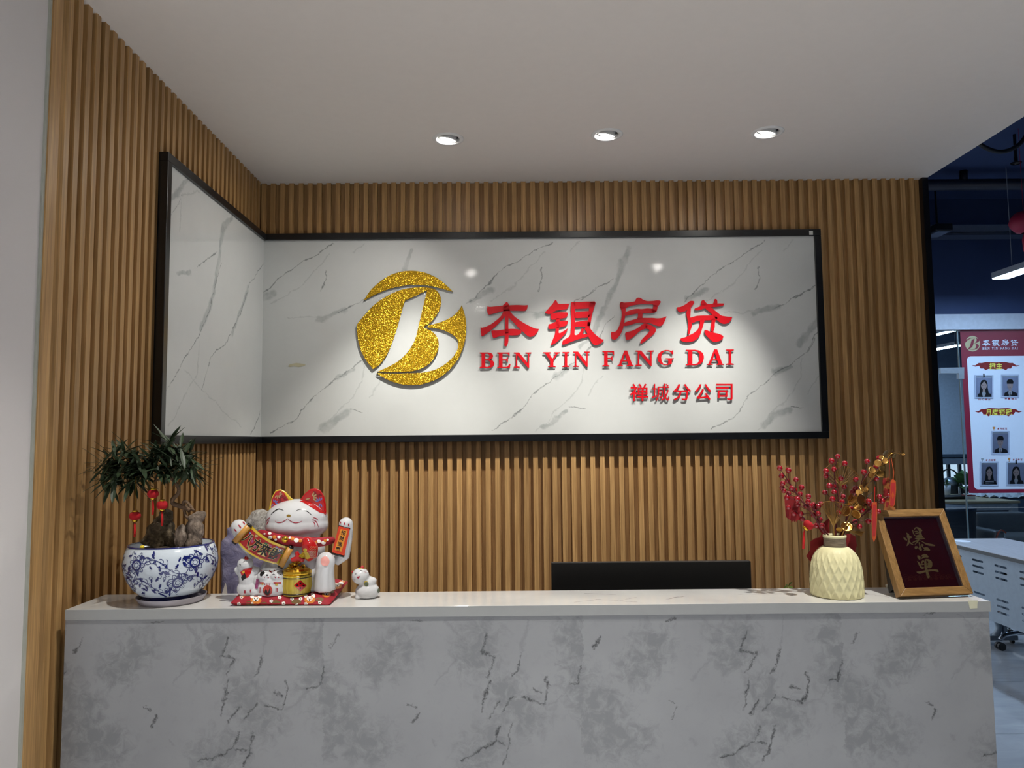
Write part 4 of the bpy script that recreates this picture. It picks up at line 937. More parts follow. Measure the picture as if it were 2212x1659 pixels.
# koi
fi = MB().tube([A(1180, 735, -.098), A(1195, 780, -.099), A(1225, 850, -.098), A(1235, 920, -.095), A(1190, 975, -.09)], [.011, .0185, .021, .018, .010], 14).ell(A(1185, 740, -.098), (.014, .012, .010))
fi.tube([A(1140, 985, -.085), A(1075, 965, -.08), A(1050, 880, -.08)], [.008, .0085, .005], 10).tube([A(1075, 965, -.08), A(985, 990, -.078)], [.0085, .006], 10)
fi = remesh(fi, .0022, 4); fo = tag(fi.build('koi', M_REDG, cat, True), 'red koi leaping above the gold')
dec([cA([(1130, 900), (1160, 860), (1200, 900), (1230, 960), (1190, 975), (1120, 970)]), cA(circle(1160, 862, 24, 22, 10))], 'golden_belly', M_YELG, fo, caster(fi.bvh(), .0006))
dec([cA(circle(1200, 745, 9, 9, 8))], 'eye', M_BLKP, fo, caster(fi.bvh(), .0006))
sc_ = MB()
for i in range(6):
    for j in range(4): sc_.ribbon(cA([(1218 + 22 * j - 4 * i, 815 + 26 * i), (1228 + 22 * j - 4 * i, 830 + 26 * i), (1240 + 22 * j - 4 * i, 816 + 26 * i)]), .7, caster(fi.bvh(), .0005), 2)
sc_.build('scale_lines', M_KHA, fo)
# barrel with gold
YBR = YC - .052; bx = A(1122, 1300).x; bz0 = A(1122, 1432, -.07).z; bz1 = A(1122, 1180, -.07).z; H = bz1 - bz0
M_BAR = NT('yellow_barrel'); _n = M_BAR.noise(M_BAR.vec('MULTIPLY', M_BAR.coord(), (220, 220, 5)), 1, 3); M_BAR = M_BAR.set(Base_Color=M_BAR.ramp(_n, [(0.3, lin((168, 138, 30))), (0.7, lin((206, 180, 64)))]), Roughness=0.2)
ba = MB().lathe([(.037, 0), (.039, H * .1), (.0415, H * .5), (.040, H * .93), (.041, H), (.030, H * 1.02)], (bx, YBR, bz0), 40)
bo_ = ba.build('barrel', M_BAR, cat, True)
for z in (.10, .90): MB().lathe([(.0395 + .0006, H * z - .0012), (.0412, H * z), (.0395 + .0006, H * z + .0012)], (bx, YBR, bz0), 40).build('hoop', M_BLKP, bo_, True)
dec([cA([(1096, 1240), (1176, 1310), (1100, 1380), (1020, 1305)])], 'red_diamond', M_REDG, bo_, caster(ba.bvh(), .0012))
dt_ = MB()
for x, y in ((1098, 1278), (1060, 1305), (1138, 1312), (1098, 1340)): dt_.fill(cA(circle(x, y, 13, 11, 7)), caster(ba.bvh(), .0016), 1.5)
dt_.build('diamond_lettering', M_BLKP, bo_)
gh = MB().ell((bx, YBR, bz1 + .006), (.041, .039, .018), n=24, m=10)
rg = random.Random(6)
for i in range(34):
    a = rg.uniform(0, 6.28); r = rg.uniform(0, .034); z = bz1 + .008 + .026 * (1 - r / .036) + rg.uniform(-.002, .003)
    rot = Matrix.Rotation(rg.uniform(0, 3), 3, 'Z') @ Matrix.Rotation(rg.uniform(-.6, .6), 3, 'X')
    gh.ell((bx + r * math.cos(a), YBR + r * math.sin(a), z), (.0095, .005, .0055), rot, 7, 5)
tag(gh.build('gold_ingots', M_GOLD, cat), 'heap of shiny gold ingots')
# small cats in front
def minicat(spec, name, label, vox=.0022):
    q = MB()
    for s in spec:
        if len(s) == 3: q.ell(A(*s[0]), s[1], s[2])
        else: q.ell(A(*s[0]), s[1])
    q = remesh(q, vox, 4); return q, tag(q.build(name, M_CERAM, cat, True), label)
DM = -.066
q1, o1 = minicat([((735, 1340, DM), (.045, .024, .0265)), ((700, 1265, DM), (.032, .021, .02)), ((800, 1265, DM), (.032, .021, .02)), ((652, 1195, DM - .004), (.0205, .018, .0165)), ((812, 1195, DM - .004), (.0205, .018, .0165)), ((915, 1225, DM), (.010, .010, .016)), ((560, 1250, DM), (.011, .012, .018)), ((545, 1380, DM), (.018, .018, .014)), ((900, 1300, DM), (.014, .014, .02))], 'small_cats', 'pair of small white cats sitting together')
f1 = caster(q1.bvh(), .0006)
dec([cA(circle(688, 1370, 60, 66, 18))], 'medallion', P('medallion_red', (176, 60, 52), 0.3, var=0.4, scale=180), o1, f1)
dec([cA([(648, 1395), (668, 1345), (690, 1400), (720, 1330), (725, 1380), (700, 1430), (668, 1425)])], 'medallion_ink', M_BLKP, o1, caster(q1.bvh(), .001))
dec([cA([(588, 1266), (640, 1266), (640, 1284), (588, 1284)]), cA([(762, 1264), (858, 1264), (858, 1286), (762, 1286)])], 'red_collar', M_REDG, o1, f1)
dec([cA(circle(800, 1296, 20, 14, 9)), cA(circle(625, 1292, 14, 10, 9)), cA(circle(903, 1222, 16, 26, 10))], 'bell_print', M_YELG, o1, f1)
dec([cA([(545, 1225), (580, 1225), (568, 1350), (526, 1350)])], 'name_strip', M_PURP, o1, f1)
dec([cA([(590, 1175), (600, 1130), (640, 1130), (655, 1150), (625, 1185), (600, 1195)]), cA(circle(680, 1180, 14, 10, 8)), cA(circle(608, 1185, 12, 10, 8))], 'black_patch', M_BLKP, o1, f1)
lines_([cA([(745, 1175), (765, 1165), (785, 1178)]), cA([(830, 1180), (850, 1172), (868, 1182)])], 1.0, 'eye_line', M_BLKP, o1, f1)
dec([cA([(768, 1192), (785, 1200), (800, 1192), (786, 1218)]), cA([(636, 1195), (650, 1202), (662, 1195), (650, 1212)]), cA(circle(825, 1205, 9, 7, 7)), cA(circle(695, 1207, 9, 7, 7))], 'red_mouth', M_REDP, o1, f1)
dec([cA([(588 + 14 * k, 1330 + 12 * (k % 2)), (600 + 14 * k, 1330), (596 + 14 * k, 1400), (586 + 14 * k, 1400)]) for k in range(1)] + [cA([(788 + 16 * k, 1340), (800 + 16 * k, 1345), (796 + 16 * k, 1395), (786 + 16 * k, 1390)]) for k in range(2)] + [cA([(645 + 22 * k, 1282), (656 + 22 * k, 1282), (655 + 22 * k, 1304), (644 + 22 * k, 1304)]) for k in range(4)], 'small_print', M_REDP, o1, f1)
def cone(base, tip, r, mat, parent, nm='small_ear'):
    a, b = A(*base), A(*tip); MB().tube([a, a.lerp(b, .5), b], [r, r * .62, .0008], 10).build(nm, mat, parent, True)
for b, t in (((615, 1165, DM), (612, 1118, DM)), ((715, 1160, DM), (712, 1115, DM)), ((775, 1155, DM), (772, 1112, DM)), ((858, 1165, DM), (858, 1120, DM))): cone(b, t, .008, M_REDG, o1)
q2, o2 = minicat([((455, 1345, DM + .006), (.033, .022, .026)), ((445, 1230, DM + .006), (.0255, .02, .030)), ((420, 1150, DM + .006), (.023, .018, .024)), ((408, 1040, DM + .004), (.0215, .019, .019)), ((560, 1130, DM + .006), (.011, .011, .012)), ((500, 1130, DM + .006), (.016, .014, .014)), ((305, 1110, DM + .006), (.008, .008, .009)), ((335, 1140, DM + .006), (.010, .009, .010)), ((410, 1390, DM), (.013, .014, .012)), ((480, 1385, DM), (.013, .014, .012))], 'small_cat', 'small white cat leaning back with red bib')
f2_ = caster(q2.bvh(), .0006)
dec([cA([(345, 1140), (400, 1095), (500, 1080), (480, 1150), (440, 1210), (375, 1225)])], 'red_bib', M_REDG, o2, f2_)
dec([cA([(355, 1200), (400, 1150), (425, 1210), (370, 1248)])], 'bib_ink', M_BLKP, o2, caster(q2.bvh(), .001))
dec([cA(circle(385, 1140, 14, 18, 9, .6))], 'bib_gold', M_YELG, o2, caster(q2.bvh(), .001))
lines_([cA([(375, 1020), (400, 1000), (430, 1005)]), cA([(330, 1050), (345, 1042), (350, 1060)])], 1.1, 'eye_line', M_BLKP, o2, f2_)
dec([cA(circle(402, 1388, 13, 22, 9)), cA(circle(474, 1380, 11, 24, 9))], 'claw_mark', M_REDP, o2, f2_)
cone((418, 985, DM), (415, 935, DM), .0095, M_REDG, o2); cone((345, 1020, DM), (330, 985, DM), .007, M_REDG, o2)

# ------------------------------------------------------------------ small laughing cat
s6 = crop(640, 1110, 7.9)
YS = -1.425
def S6(x, y, d=0): return ony(*s6((x, y)), YS + d)
k6 = .00129 / 7.9
sk = thing('cat_figurine', 'small white laughing cat figurine with yellow-green spots', 'figurine', (S6(1215, 1460).x, YS, DT))
q3 = MB().ell(S6(1215, 1320), (210 * k6, .030, 150 * k6)).ell(S6(1220, 1180, .004), (150 * k6, .026, 120 * k6)).ell(S6(1095, 1060, -.006), (150 * k6, .025, 140 * k6)).ell(S6(1060, 1420, -.012), (60 * k6, .012, 50 * k6)).ell(S6(1300, 1140, .0), (75 * k6, .014, 60 * k6))
q3 = remesh(q3, .0022, 5)
for i, v in enumerate(q3.v):
    if v.z < DT + .0008: q3.v[i] = Vector((v.x, v.y, DT + .0008))
o3 = q3.build('body', M_CERAM, sk, True); f3 = caster(q3.bvh(), .0006)
d6 = lambda L: [s6(p) for p in L]
dec([d6(circle(1190, 1190, 40, 46, 14))], 'yellow_spot', M_YELG, o3, f3)
dec([d6(circle(1198, 1198, 36, 40, 14)), d6(circle(1402, 1310, 22, 40, 12))], 'grey_green_spot', P('olive_spot', (92, 100, 78), 0.3), o3, caster(q3.bvh(), .001))
dec([d6([(1030, 1075), (1090, 1062), (1070, 1105), (1045, 1100)])], 'open_mouth', M_REDP, o3, f3)
dec([d6([(1055, 930), (1100, 915), (1190, 925), (1200, 945), (1110, 935), (1065, 948)])], 'yellow_band', M_YELG, o3, f3)
lines_([d6([(1070, 985), (1100, 970), (1140, 978)]), d6([(1000, 1035), (1015, 1025), (1030, 1030)])], .9, 'eye_line', M_BLKP, o3, f3)
lines_([d6([(1150, 985), (1200, 975)]), d6([(1160, 1005), (1200, 1005)])], .7, 'whisker', M_REDP, o3, f3)
for b, t, r in (((1125, 940, -.006), (1128, 875, -.006), .0075), ((975, 1000, -.006), (945, 975, -.006), .006)):
    a_, b_ = S6(*b), S6(*t); MB().tube([a_, a_.lerp(b_, .5), b_], [r, r * .6, .0008], 10).build('ear', M_REDG, sk, True)
# ================================================================== MONITOR
YM = -1.19
a, b = ony(1191, 1216, YM), ony(1622, 1212, YM)
mo = thing('computer_monitor', 'black computer monitor seen from behind the counter', 'monitor', ((a.x + b.x) / 2, YM, 0.74))
M_MON = P('monitor_black', (18, 17, 16), 0.42, var=0.06)
cxm = (a.x + b.x) / 2; zt = (a.z + b.z) / 2
rotm = lambda p: p
MB().box((a.x, YM, zt - .355), (b.x, YM + .022, zt)).build('back_shell', M_MON, mo, bev=.002)
MB().box((a.x + .006, YM + .022, zt - .349), (b.x - .006, YM + .0235, zt - .006)).build('screen', emit('screen_glow', (0.3, 0.35, 0.45), 0.4), mo)
MB().box((cxm - .03, YM - .03, .745), (cxm + .03, YM, zt - .20)).build('stand', M_MON, mo, bev=.003)
MB().box((cxm - .11, YM - .07, .7405), (cxm + .11, YM + .10, .752)).build('base', M_MON, mo, bev=.004)

# ================================================================== VASE WITH RED BERRIES AND GOLD LEAVES
v5 = crop(1640, 950, 4.741); YV = -1.452
vx = onz(1806, 1285, DT).x
M_CREAM = P('cream_ceramic', (226, 219, 172), 0.55, var=0.02)
M_TWINE = NT('grey_twine'); _n = M_TWINE.noise(M_TWINE.vec('MULTIPLY', M_TWINE.coord(), (40, 40, 900)), 1, 2); M_TWINE.bump(_n, 0.8, .002)
M_TWINE = M_TWINE.set(Base_Color=M_TWINE.ramp(_n, [(0.3, lin((104, 90, 74))), (0.7, lin((150, 134, 112)))]), Roughness=0.9)
va = thing('vase', 'cream ceramic vase with diamond relief and twine-wrapped neck', 'vase', (vx, YV, DT))
vp = [(.0655, 0), (.0685, .003), (.0690, .02), (.0685, .045), (.0672, .065), (.0640, .085), (.0585, .103), (.0500, .117), (.0400, .127), (.0300, .1325)]
prof = spline(vp, 7)
def dia(r, z, q):
    a = 10 * q; t = math.pi * z / .046
    e = min(abs(math.sin(a + t)), abs(math.sin(a - t)))
    f = max(0, min(1, (.126 - z) / .02))
    return r + .0006 - .0034 * (1 - (1 - e) ** 2.0) * f
MB().lathe([(max(r, .001), z) for r, z in prof], (vx, YV, DT + .0003), 220, dia).build('body', M_CREAM, va, True)
MB().lathe([(.0290, .131), (.0296, .134), (.0285, .150), (.0300, .1565)], (vx, YV, DT), 40).build('twine_wrap', M_TWINE, va, True)
MB().lathe([(.0292, .1555), (.0305, .1590), (.0300, .1640), (.0280, .1645), (.0262, .160), (.0258, .135), (.0, .134)], (vx, YV, DT), 40).build('rim', M_CREAM, va, True)
M_BERRY = P('red_berry', (142, 10, 24), 0.14, var=0.1, coat=0.6)
M_STEM = P('dark_red_stem', (96, 22, 26), 0.6)
M_GLEAF = P('gold_leaf', (186, 140, 74), 0.25, 0.95, var=0.2, scale=60)
M_GWIRE = P('gold_wire', (190, 146, 78), 0.3, 0.9)
berm = MB().ell((0, 0, 0), .0076, n=14, m=9).mesh('berry', smooth=True); berm.materials.append(M_BERRY)
mouth = Vector((vx, YV, DT + .155))
def VP(x, y, d=0.0): return ony(*v5((x, y)), YV + d)
rb = random.Random(21)
def berry_branch(label, stem, berries, dd):
    t = thing('berry_branch', label, 'branch', mouth, 'red berry branches in the vase')
    base = mouth + Vector((rb.uniform(-.012, .012), rb.uniform(-.006, .006), -.02))
    path = [tuple(base)] + [tuple(VP(x, y, dd * (i + 1) / len(stem))) for i, (x, y) in enumerate(stem)]
    path = spline(path, 5); m = MB().tube(path, [.0026 - .0014 * i / (len(path) - 1) for i in range(len(path))], 7)
    for (x, y) in berries:
        bp = VP(x, y, dd * .6 + rb.uniform(-.022, .018))
        k = min(range(len(path)), key=lambda i: (Vector(path[i]) + Vector((0, 0, .012)) - bp).length)
        k = max(1, k - 2); s0 = Vector(path[k]); m.tube([s0, s0.lerp(bp, .5) + Vector((0, 0, -.002)), bp], .0009, 5)
        o = shared('berry', berm, t, bp - ORG[t], None, [rb.uniform(.92, 1.1)] * 3)
    m.build('stem', M_STEM, t, True)
berry_branch('red berry branch spreading left out of the vase', [(600, 850), (540, 750), (430, 620), (330, 470), (215, 300)],
  [(210, 290), (298, 312), (228, 370), (376, 408), (240, 447), (288, 422), (233, 490), (252, 522), (432, 486), (360, 515), (330, 495), (300, 550), (418, 555), (284, 592), (388, 608), (503, 580), (500, 630), (298, 690), (478, 678), (395, 665), (355, 752), (425, 758)], -.02)
berry_branch('short red berry branch low on the left of the vase', [(640, 880), (600, 790), (560, 700), (620, 655)],
  [(520, 672), (555, 665), (565, 705), (630, 655), (605, 680), (555, 770), (605, 755), (620, 815), (440, 810), (585, 880), (640, 880)], .02)
berry_branch('red berry branch standing upright in the vase', [(790, 850), (815, 700), (810, 560), (780, 420), (770, 300), (800, 180)],
  [(804, 170), (740, 216), (876, 242), (763, 300), (683, 320), (683, 370), (836, 395), (760, 478), (718, 470), (870, 482), (672, 538), (765, 535), (858, 580), (750, 608), (848, 635), (825, 680), (815, 745)], .01)
berry_branch('tall red berry branch leaning right out of the vase', [(880, 860), (930, 640), (1010, 520), (1090, 380), (1220, 200)],
  [(1105, 222), (1228, 190), (1195, 278), (1072, 330), (987, 405), (1200, 398), (985, 495), (955, 532), (935, 700)], .03)
berry_branch('low red berry branch reaching right to the picture frame', [(900, 900), (1000, 820), (1100, 740), (1200, 650), (1320, 575)],
  [(1230, 582), (1325, 570), (1258, 628), (1120, 630), (1140, 660), (1220, 735), (1118, 832), (980, 838), (1028, 888), (1050, 720), (1165, 690)], .01)
# gold eucalyptus
gb = thing('gold_eucalyptus', 'gold sprayed eucalyptus stem with round leaves in the vase', 'branch', mouth)
gp = spline([tuple(mouth + Vector((.008, -.004, -.02)))] + [tuple(VP(x, y, -.012)) for x, y in ((880, 900), (960, 720), (1060, 540), (1180, 360), (1290, 230), (1360, 140), (1470, 145))], 5)
MB().tube(gp, [.0018 - .001 * i / (len(gp) - 1) for i in range(len(gp))], 6).build('stem', M_GWIRE, gb, True)
dm = MB().lathe([(0, -.0022), (.35, -.0018), (.75, .0), (1.0, .07), (1.0, .09), (.75, .02), (.3, 0), (0, 0)], (0, 0, 0), 18).mesh('leaf', smooth=True); dm.materials.append(M_GLEAF)
for (x, y, r) in ((900, 890, 62), (890, 730, 58), (990, 760, 55), (960, 620, 60), (1040, 615, 66), (930, 590, 45), (1010, 690, 45), (1060, 680, 50), (1075, 500, 55), (1130, 560, 40), (1070, 450, 44), (1180, 430, 42), (1160, 310, 42), (1150, 360, 38), (1240, 340, 46), (1215, 240, 40), (1260, 290, 36), (1290, 215, 38), (1290, 130, 40), (1340, 150, 32), (1380, 165, 30), (1360, 120, 26), (1440, 135, 22), (1475, 150, 18), (1250, 180, 24), (820, 920, 34), (930, 660, 30), (1020, 540, 36)):
    r *= .00129 / 4.741 * .95
    shared('leaf', dm, gb, VP(x, y, rb.uniform(-.026, .004)) - ORG[gb], (math.pi / 2 + rb.uniform(-.9, .9), rb.uniform(-.9, .9), rb.uniform(-1, 1)), (r, r, r))
# gold wire ginkgo fans
def fan(label, foot, tips, rim, dd):
    t = thing('ginkgo_fan', label, 'wire leaf', mouth, 'gold wire ginkgo leaves in the vase')
    f = VP(*foot, dd); n = 15; m = MB(); pts = spline(tips, 6)
    for i in range(n):
        p = pts[int(i * (len(pts) - 1) / (n - 1))]; q = VP(*p, dd - .004 * math.sin(i * 1.3))
        m.tube([f, f.lerp(q, .45) + Vector((0, -.003, 0)), q], .0008, 4)
    m.tube([VP(*p, dd) for p in pts], .0009, 5)
    m.build('wire_blade', M_GWIRE, t)
    s_ = MB().tube([mouth + Vector((0, 0, -.015)), f.lerp(mouth, .4), f], .0011, 5).build('stalk', M_GWIRE, t)
fan('large gold wire ginkgo leaf rising above the berries', (830, 470), [(665, 310), (730, 250), (800, 235), (880, 260), (960, 310), (1010, 360), (1025, 400)], None, .015)
fan('second gold wire ginkgo leaf low in the vase centre', (760, 890), [(630, 660), (680, 635), (760, 630), (840, 650), (920, 670)], None, -.016)
fan('small gold wire ginkgo leaf beside the vase mouth', (900, 930), [(1080, 940), (1060, 965), (1050, 990)], None, .0)
# red paper ornaments
M_RPAP = P('red_paper', (134, 14, 20), 0.7, var=0.08); M_ORPAP = P('orange_foil', (190, 82, 40), 0.4, var=0.05); M_PKPAP = P('coral_print', (174, 44, 46), 0.5)
def card(name, label, cat, poly, dd, mat, th=.0012):
    q = [v5(p) for p in poly]; c = VP(sum(p[0] for p in poly) / len(poly), max(p[1] for p in poly), dd); t = thing(name, label, cat, c, 'red paper ornaments on the vase branches')
    MB().glyph([(q, [])], lambda p: ony(*p, YV + dd), lambda p: ony(*p, YV + dd + th)).build('sheet', mat, t); return t
def on(t, poly, dd, mat, name): MB().glyph([([v5(p) for p in poly], [])], lambda p: ony(*p, YV + dd), lambda p: ony(*p, YV + dd + .0004)).build(name, mat, t)
card('paper_pouch', 'flat red paper charm with fringe hanging left in the berries', 'ornament', [(258, 600), (300, 575), (410, 590), (416, 700), (414, 822), (385, 828), (384, 850), (372, 828), (360, 846), (352, 826), (330, 850), (325, 824), (300, 812), (272, 790)], .025, M_RPAP)
card('paper_cutout', 'red paper cut-out behind the left side of the vase', 'ornament', [(480, 1190), (520, 1130), (525, 1040), (570, 1010), (620, 1000), (640, 960), (600, 900), (640, 860), (720, 800), (720, 960), (700, 1100), (640, 1150), (560, 1200), (530, 1255)], .045, M_RPAP)
card('paper_cutout', 'red paper cut-out behind the right side of the vase', 'ornament', [(860, 970), (930, 960), (985, 990), (1000, 1080), (985, 1130), (1003, 1200), (985, 1240), (930, 1190), (880, 1140)], .045, M_RPAP)
t = card('paper_tag', 'long narrow orange and red tag hanging right of the vase', 'ornament', [(1158, 640), (1205, 640), (1208, 760), (1198, 1000), (1175, 1048), (1155, 1000), (1150, 800)], -.03, M_ORPAP)
on(t, [(1166, 665), (1197, 665), (1199, 760), (1190, 985), (1163, 985), (1160, 800)], -.0306, M_PKPAP, 'red_inset')
MB().tube([VP(1180, 640, -.03), VP(1185, 480, -.03)], .0008, 5).build('cord', M_TASS, t)
t = card('paper_tag', 'coral firecracker tag with gold outline above the picture frame', 'ornament', [(1345, 425), (1360, 405), (1375, 405), (1398, 425), (1402, 500), (1390, 660), (1372, 692), (1345, 690), (1335, 660), (1340, 500)], -.012, M_ORPAP)
on(t, [(1350, 440), (1392, 440), (1394, 500), (1382, 655), (1368, 676), (1346, 676), (1343, 655), (1348, 500)], -.0126, M_PKPAP, 'red_inset')
on(t, [(1368, 520), (1382, 568), (1366, 612), (1354, 568)], -.0132, M_ORPAP, 'gold_diamond')
MB().tube([VP(1372, 405, -.012), VP(1378, 330, -.012), VP(1352, 190, -.012)], .0011, 5).build('cord', M_ORPAP, t)
t = card('paper_strip', 'hanging red greeting strip with gold-edged characters behind the frame', 'ornament', [(1268, 395), (1335, 385), (1340, 560), (1345, 690), (1395, 690), (1395, 720), (1270, 720), (1272, 560)], .012, P('gold_edge_print', (158, 96, 48), 0.5))
tx = MB()
for ch, (x, y) in zip('蛇年行', ((1302, 440), (1306, 545), (1312, 640))):
    v2, f2 = char(ch, .05); tx.tris(v2, f2, lambda p: VP(x + 78 * p[0], y - 100 * p[1], .0112))
tx.build('lettering', M_RPAP, t); MB().tube([VP(1330, 390, .012), VP(1335, 200, .012)], .0008, 5).build('cord', M_TASS, t)
c = VP(505, 872, -.03); t = thing('mini_lantern', 'small red velvet lantern lying tilted in the berry branches', 'lantern', c)
rt = Matrix.Rotation(.75, 3, 'Y')
MB().lathe([(.004, -.010), (.011, -.0085), (.015, 0), (.011, .0085), (.004, .010)], c, 24, rot=rt).build('body', M_REDV, t, True)
MB().lathe([(.0, -.017), (.0075, -.016), (.0085, -.011), (.006, -.008)], c, 18, rot=rt).build('cap', M_GOLD, t, True)
e = c + rt @ Vector((0, 0, -.017)); MB().tube([e, e + Vector((-.002, 0, -.012)), e + Vector((-.003, 0, -.03)), e + Vector((-.005, 0, -.052))], [.0006, .003, .0038, .003], 9).build('tassel', M_TASS, t, True)

# ================================================================== PICTURE FRAME
BL, BR = onz(1945, 1288, DT + .0095), onz(2103, 1282, DT + .0095)
TL = onx(1898, 1101, BL.x); TR = onx(2047, 1098, BR.x)
ux = (BR - BL).normalized(); uy = ((TL - BL) + (TR - BR)).normalized(); uy = (uy - ux * uy.dot(ux)).normalized(); un = ux.cross(uy) 
if un.y > 0: un = -un
FWd, FHt = (BR - BL).length, (TL - BL).length
M_OAK = wood('frame_oak', (124, 90, 48), (168, 130, 80), rnd=.05)
M_OAKH = wood('frame_oak_rail', (124, 90, 48), (168, 130, 80), ax=0, rnd=.05)
pf = thing('picture_frame', 'oak picture frame with red sheet and two gold characters', 'picture frame', Vector(((BL.x + BR.x) / 2, (BL.y + BR.y) / 2, DT)))
O0 = BL
def F(x, y, n=0.0): return O0 + ux * x + uy * y + un * n
rw, dp = .021, .022
def rail(pts, m, name='frame_rail'):
    MB().hexa([F(x, y, -dp) for x, y in pts], [F(x, y, 0.0) for x, y in pts]).build(name, m, pf, bev=.0015)
W_, H_ = FWd, FHt
rail([(0, 0), (W_, 0), (W_ - rw, rw), (rw, rw)], M_OAKH); rail([(rw, H_ - rw), (W_ - rw, H_ - rw), (W_, H_), (0, H_)], M_OAKH)
rail([(0, 0), (rw, rw), (rw, H_ - rw), (0, H_)], M_OAK); rail([(W_ - rw, rw), (W_, 0), (W_, H_), (W_ - rw, H_ - rw)], M_OAK)
MB().hexa([F(x, y, -dp) for x, y in ((0.006, .006), (W_ - .006, .006), (W_ - .006, H_ - .006), (.006, H_ - .006))], [F(x, y, -.017) for x, y in ((0.006, .006), (W_ - .006, .006), (W_ - .006, H_ - .006), (.006, H_ - .006))]).build('backing', M_DARK, pf)
M_CRIM = P('crimson_sheet', (122, 6, 22), 0.6, var=0.05)
iw = rw
sh_ = MB().hexa([F(x, y, -.0168) for x, y in ((iw, iw), (W_ - iw, iw), (W_ - iw, H_ - iw), (iw, H_ - iw))], [F(x, y, -.0150) for x, y in ((iw, iw), (W_ - iw, iw), (W_ - iw, H_ - iw), (iw, H_ - iw))]).build('red_sheet', M_CRIM, pf)
M_GREYM = P('pale_spacer', (206, 192, 196), 0.6)
for pts in (((iw, iw), (iw + .002, iw), (iw + .002, H_ - iw), (iw, H_ - iw)), ((W_ - iw - .002, iw), (W_ - iw, iw), (W_ - iw, H_ - iw), (W_ - iw - .002, H_ - iw)), ((iw, H_ - iw - .002), (W_ - iw, H_ - iw - .002), (W_ - iw, H_ - iw), (iw, H_ - iw))):
    MB().hexa([F(x, y, -.0150) for x, y in pts], [F(x, y, -.004) for x, y in pts]).build('spacer', M_GREYM, pf)
gl_ = [(iw - .004, iw - .004), (W_ - iw + .004, iw - .004), (W_ - iw + .004, H_ - iw + .004), (iw - .004, H_ - iw + .004)]
fz = crop(1900, 1130, 11.06)
BAO = [[(570, 320), (600, 340), (640, 370), (665, 400), (650, 425), (600, 400), (572, 365)],
 [(635, 220), (660, 235), (710, 260), (700, 290), (780, 330), (780, 350), (720, 370), (715, 420), (740, 460), (815, 510), (800, 525), (740, 500), (715, 480), (690, 520), (650, 555), (650, 530), (670, 460), (680, 390), (650, 330), (655, 280)],
 [(775, 155), (800, 160), (815, 230), (830, 270), (870, 300), (850, 320), (800, 260), (785, 200)],
 [(815, 170), (840, 110), (880, 90), (940, 105), (1000, 145), (1028, 180), (1000, 200), (1000, 250), (1020, 300), (1000, 330), (960, 330), (945, 280), (940, 200), (925, 160), (880, 118), (850, 140), (825, 185)],
 [(825, 195), (880, 180), (920, 195), (905, 215), (850, 222)], [(835, 248), (900, 228), (945, 218), (945, 240), (860, 270)],
 [(860, 300), (940, 270), (1000, 290), (1050, 325), (980, 345), (880, 330)], [(830, 370), (880, 345), (1000, 345), (1060, 350), (1095, 378), (1040, 385), (960, 395), (900, 390)],
 [(770, 465), (860, 410), (960, 380), (940, 430), (850, 520), (835, 510), (900, 430), (800, 475)], [(960, 410), (1000, 420), (1080, 465), (1150, 480), (1300, 510), (1335, 545), (1310, 555), (1200, 545), (1110, 520), (1030, 460)],
 [(930, 450), (960, 460), (970, 520), (990, 570), (1015, 620), (1000, 675), (960, 650), (920, 600), (950, 570), (940, 510)], [(850, 540), (920, 560), (910, 590), (870, 630), (835, 600)],
 [(1000, 490), (1065, 520), (1030, 555), (1050, 590), (1130, 565), (1180, 600), (1215, 650), (1180, 665), (1090, 645), (1035, 665), (1080, 620), (1020, 580), (1000, 540)]]
DAN = [[(895, 765), (960, 780), (985, 820), (970, 885), (940, 870), (905, 830)], [(985, 810), (1000, 770), (1070, 730), (1130, 750), (1170, 800), (1165, 825), (1080, 820), (1000, 860), (990, 845), (1050, 775), (1020, 790)],
 [(890, 900), (940, 930), (975, 960), (985, 1000), (1000, 1040), (1065, 1050), (1065, 1080), (1020, 1095), (975, 1070), (935, 1000), (910, 940)], [(990, 925), (1030, 885), (1060, 890), (1070, 930), (1030, 930), (1025, 965), (1000, 970)], [(985, 985), (1065, 970), (1065, 995), (995, 1008)],
 [(1060, 880), (1110, 855), (1180, 860), (1240, 900), (1262, 950), (1260, 1020), (1235, 1070), (1190, 1080), (1140, 1070), (1130, 1020), (1155, 1000), (1160, 940), (1150, 900), (1080, 890)], [(1100, 975), (1160, 955), (1160, 985), (1100, 1000)],
 [(1065, 890), (1120, 900), (1120, 1000), (1145, 1080), (1150, 1130), (1185, 1220), (1205, 1290), (1160, 1330), (1125, 1280), (1105, 1180), (1075, 1080)],
 [(875, 1160), (960, 1155), (1080, 1130), (1200, 1105), (1340, 1100), (1400, 1120), (1418, 1160), (1390, 1172), (1300, 1145), (1180, 1155), (1060, 1180), (960, 1215), (905, 1195)]]
M_GOLDT = P('gold_ink', (240, 206, 136), 0.5, 0.0, var=0.1, scale=300)
for S, nm in ((BAO, 'gold_character'), (DAN, 'gold_character')):
    MB().glyph([([fz(p) for p in chaikin(s, 1)], []) for s in S], lambda p: onp(*p, F(0, 0, -.0146), un)).build(nm, M_GOLDT, pf)
wv = MB()
for k in range(9):
    for r in (1, .68, .4):
        cxw = iw + .022 + k * (W_ - 2 * iw - .044) / 8; ry_ = (.013 if k % 3 else .018) * r
        wv.ribbon([(cxw + .011 * r * math.cos(a * math.pi / 8), iw + .022 + ry_ * math.sin(a * math.pi / 8)) for a in range(9)], .0006, lambda p: F(p[0], p[1], -.0146), 1)
wv.build('wave_print', P('rust_ink', (176, 88, 64), 0.6), pf)
